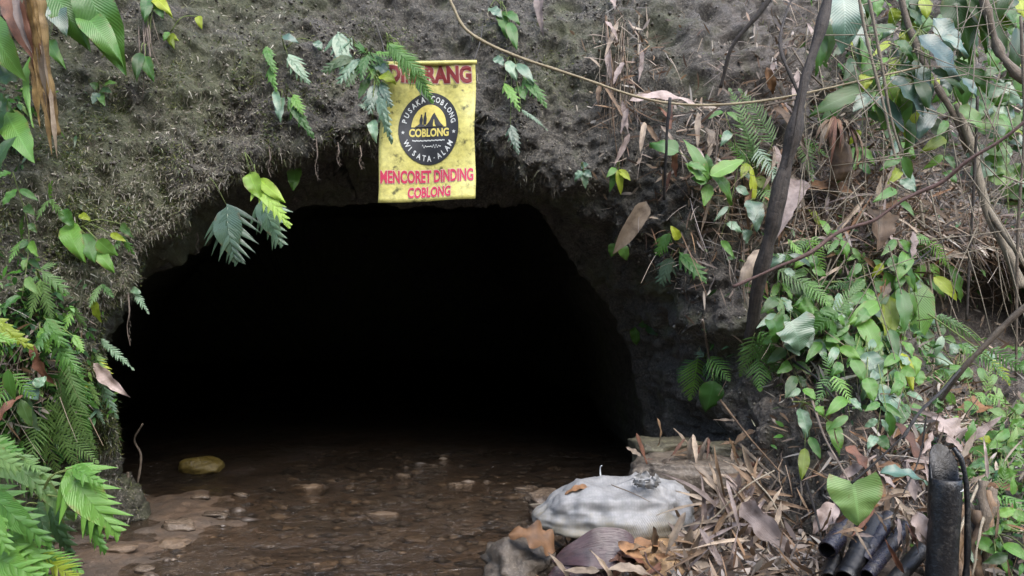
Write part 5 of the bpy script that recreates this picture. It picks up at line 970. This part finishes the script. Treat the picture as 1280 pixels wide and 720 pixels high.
def pipe(label, a, b, r, mat, rib=0):
    r = r * .86
    A, B = P(*a), P(*b); r_ = root('black_pipe', label, 'pipe', B, 'black pipes on the slope'); d_ = B - A; d_ /= np.linalg.norm(d_)
    V, F, U = tube([A, (A + B) / 2, B], r, r, 18, 24, .0, rib, cap=False); MB().add(V, F, U).build('pipe_wall', mat, r_)
    V, F, U = tube([A, B - d_ * .004], r * .86, r * .86, 18, 6, cap=False); MB().add(V, [f[::-1] for f in F], U).build('bore', 'blackplastic', r_)
    t_, s_ = nrmz(np.cross(d_, [0, 0, 1])), None; s_ = np.cross(d_, t_); q = np.linspace(0, 2 * math.pi, 19)[:-1]
    ro = np.array([B + (t_ * math.cos(x) + s_ * math.sin(x)) * r for x in q]); ri = np.array([B + (t_ * math.cos(x) + s_ * math.sin(x)) * r * .86 for x in q])
    obj('rim', np.vstack([ro, ri]), [(i, (i + 1) % 18, 18 + (i + 1) % 18, 18 + i) for i in range(18)], mat, r_, smooth=False)
pipe('leftmost black pipe of the bundle at the foot of the slope', (1072,638,3.15), (1034,688,2.95), .042, 'pipegloss')
pipe('black pipe under the heart shaped leaf', (1096,650,3.1), (1056,724,2.85), .045, 'blackplastic', 3)
pipe('grey black pipe between the heart leaf and the shiny pipe', (1112,646,3.1), (1078,702,2.92), .036, 'pipegloss')
pipe('shiny violet black pipe end in front of the litter', (1132,658,3.05), (1084,720,2.82), .030, 'pipegloss')
pipe('lowest dark pipe at the bottom edge beside the post', (1160,678,3.0), (1100,747,2.72), .034, 'blackplastic', 2)
pipe('small black pipe mouth at the bottom left of the bundle', (1050,670,3.1), (1036,724,2.9), .034, 'blackplastic', 2)
many(26, 'bamboo_leaf', 'leaf scrap fallen over the black pipes', 'leaf', 'leaf scraps on the pipes', [(1090,650,30,12),(1060,668,26,16),(1130,668,16,16)], (22, 50), (3, 8), ['husk', 'tan', 'rust', 'pinkish'], Yf=lambda x, y: 2.98 - (y - 650) / 100 * .3, up=.9)
rs = root('rotten_stump', 'rotten yellow brown wood beside the black post', 'stump', P(1216, 730, 2.85))
for j in range(9):
    x = 1200 + j * 5 + random.uniform(-2, 2); a = P(x + random.uniform(-5, 5), 600 + random.uniform(0, 40), 2.98 + random.uniform(-.04, .04)); b = P(x, 740, 2.86)
    MB().add(*tube([a, (a + b) / 2 + np.array([random.uniform(-.01, .01), 0, 0]), b], .016, .024, 7, 16, .5, 0, j)).build('splinter', random.choice(['wood', 'husk', 'trunk', 'husk']), rs)
# thin stems tangled over the upper right
mb = MB()
for i in range(150):
    x, y = random.uniform(1000, 1290), random.uniform(-20, 330); a = random.choice([1.5, 1.2, 1.9, .3, 2.7]) + random.gauss(0, .25); L = random.uniform(50, 190); Y = random.uniform(4.0, 4.9)
    pts = [P(x, y, Y), P(x + math.cos(a) * L * .5 + random.uniform(-8, 8), y + math.sin(a) * L * .5, Y - .05), P(x + math.cos(a) * L, y + math.sin(a) * L, Y + random.uniform(-.1, .1))]
    hy = min(S(q_, w_)[1] for q_, w_ in ((x, y), (x + math.cos(a) * L, y + math.sin(a) * L))) - .05
    pts = [P(*topx(p), min(p[1], hy)) for p in pts]; mb.add(*tube(pts, random.uniform(.002, .0045), .0016, 4, 9, cap=False))
tg = mb.build('twig_tangle', 'palewood'); tag(tg, 'tangle of thin dry stems in front of the upper right bank', kind='stuff')
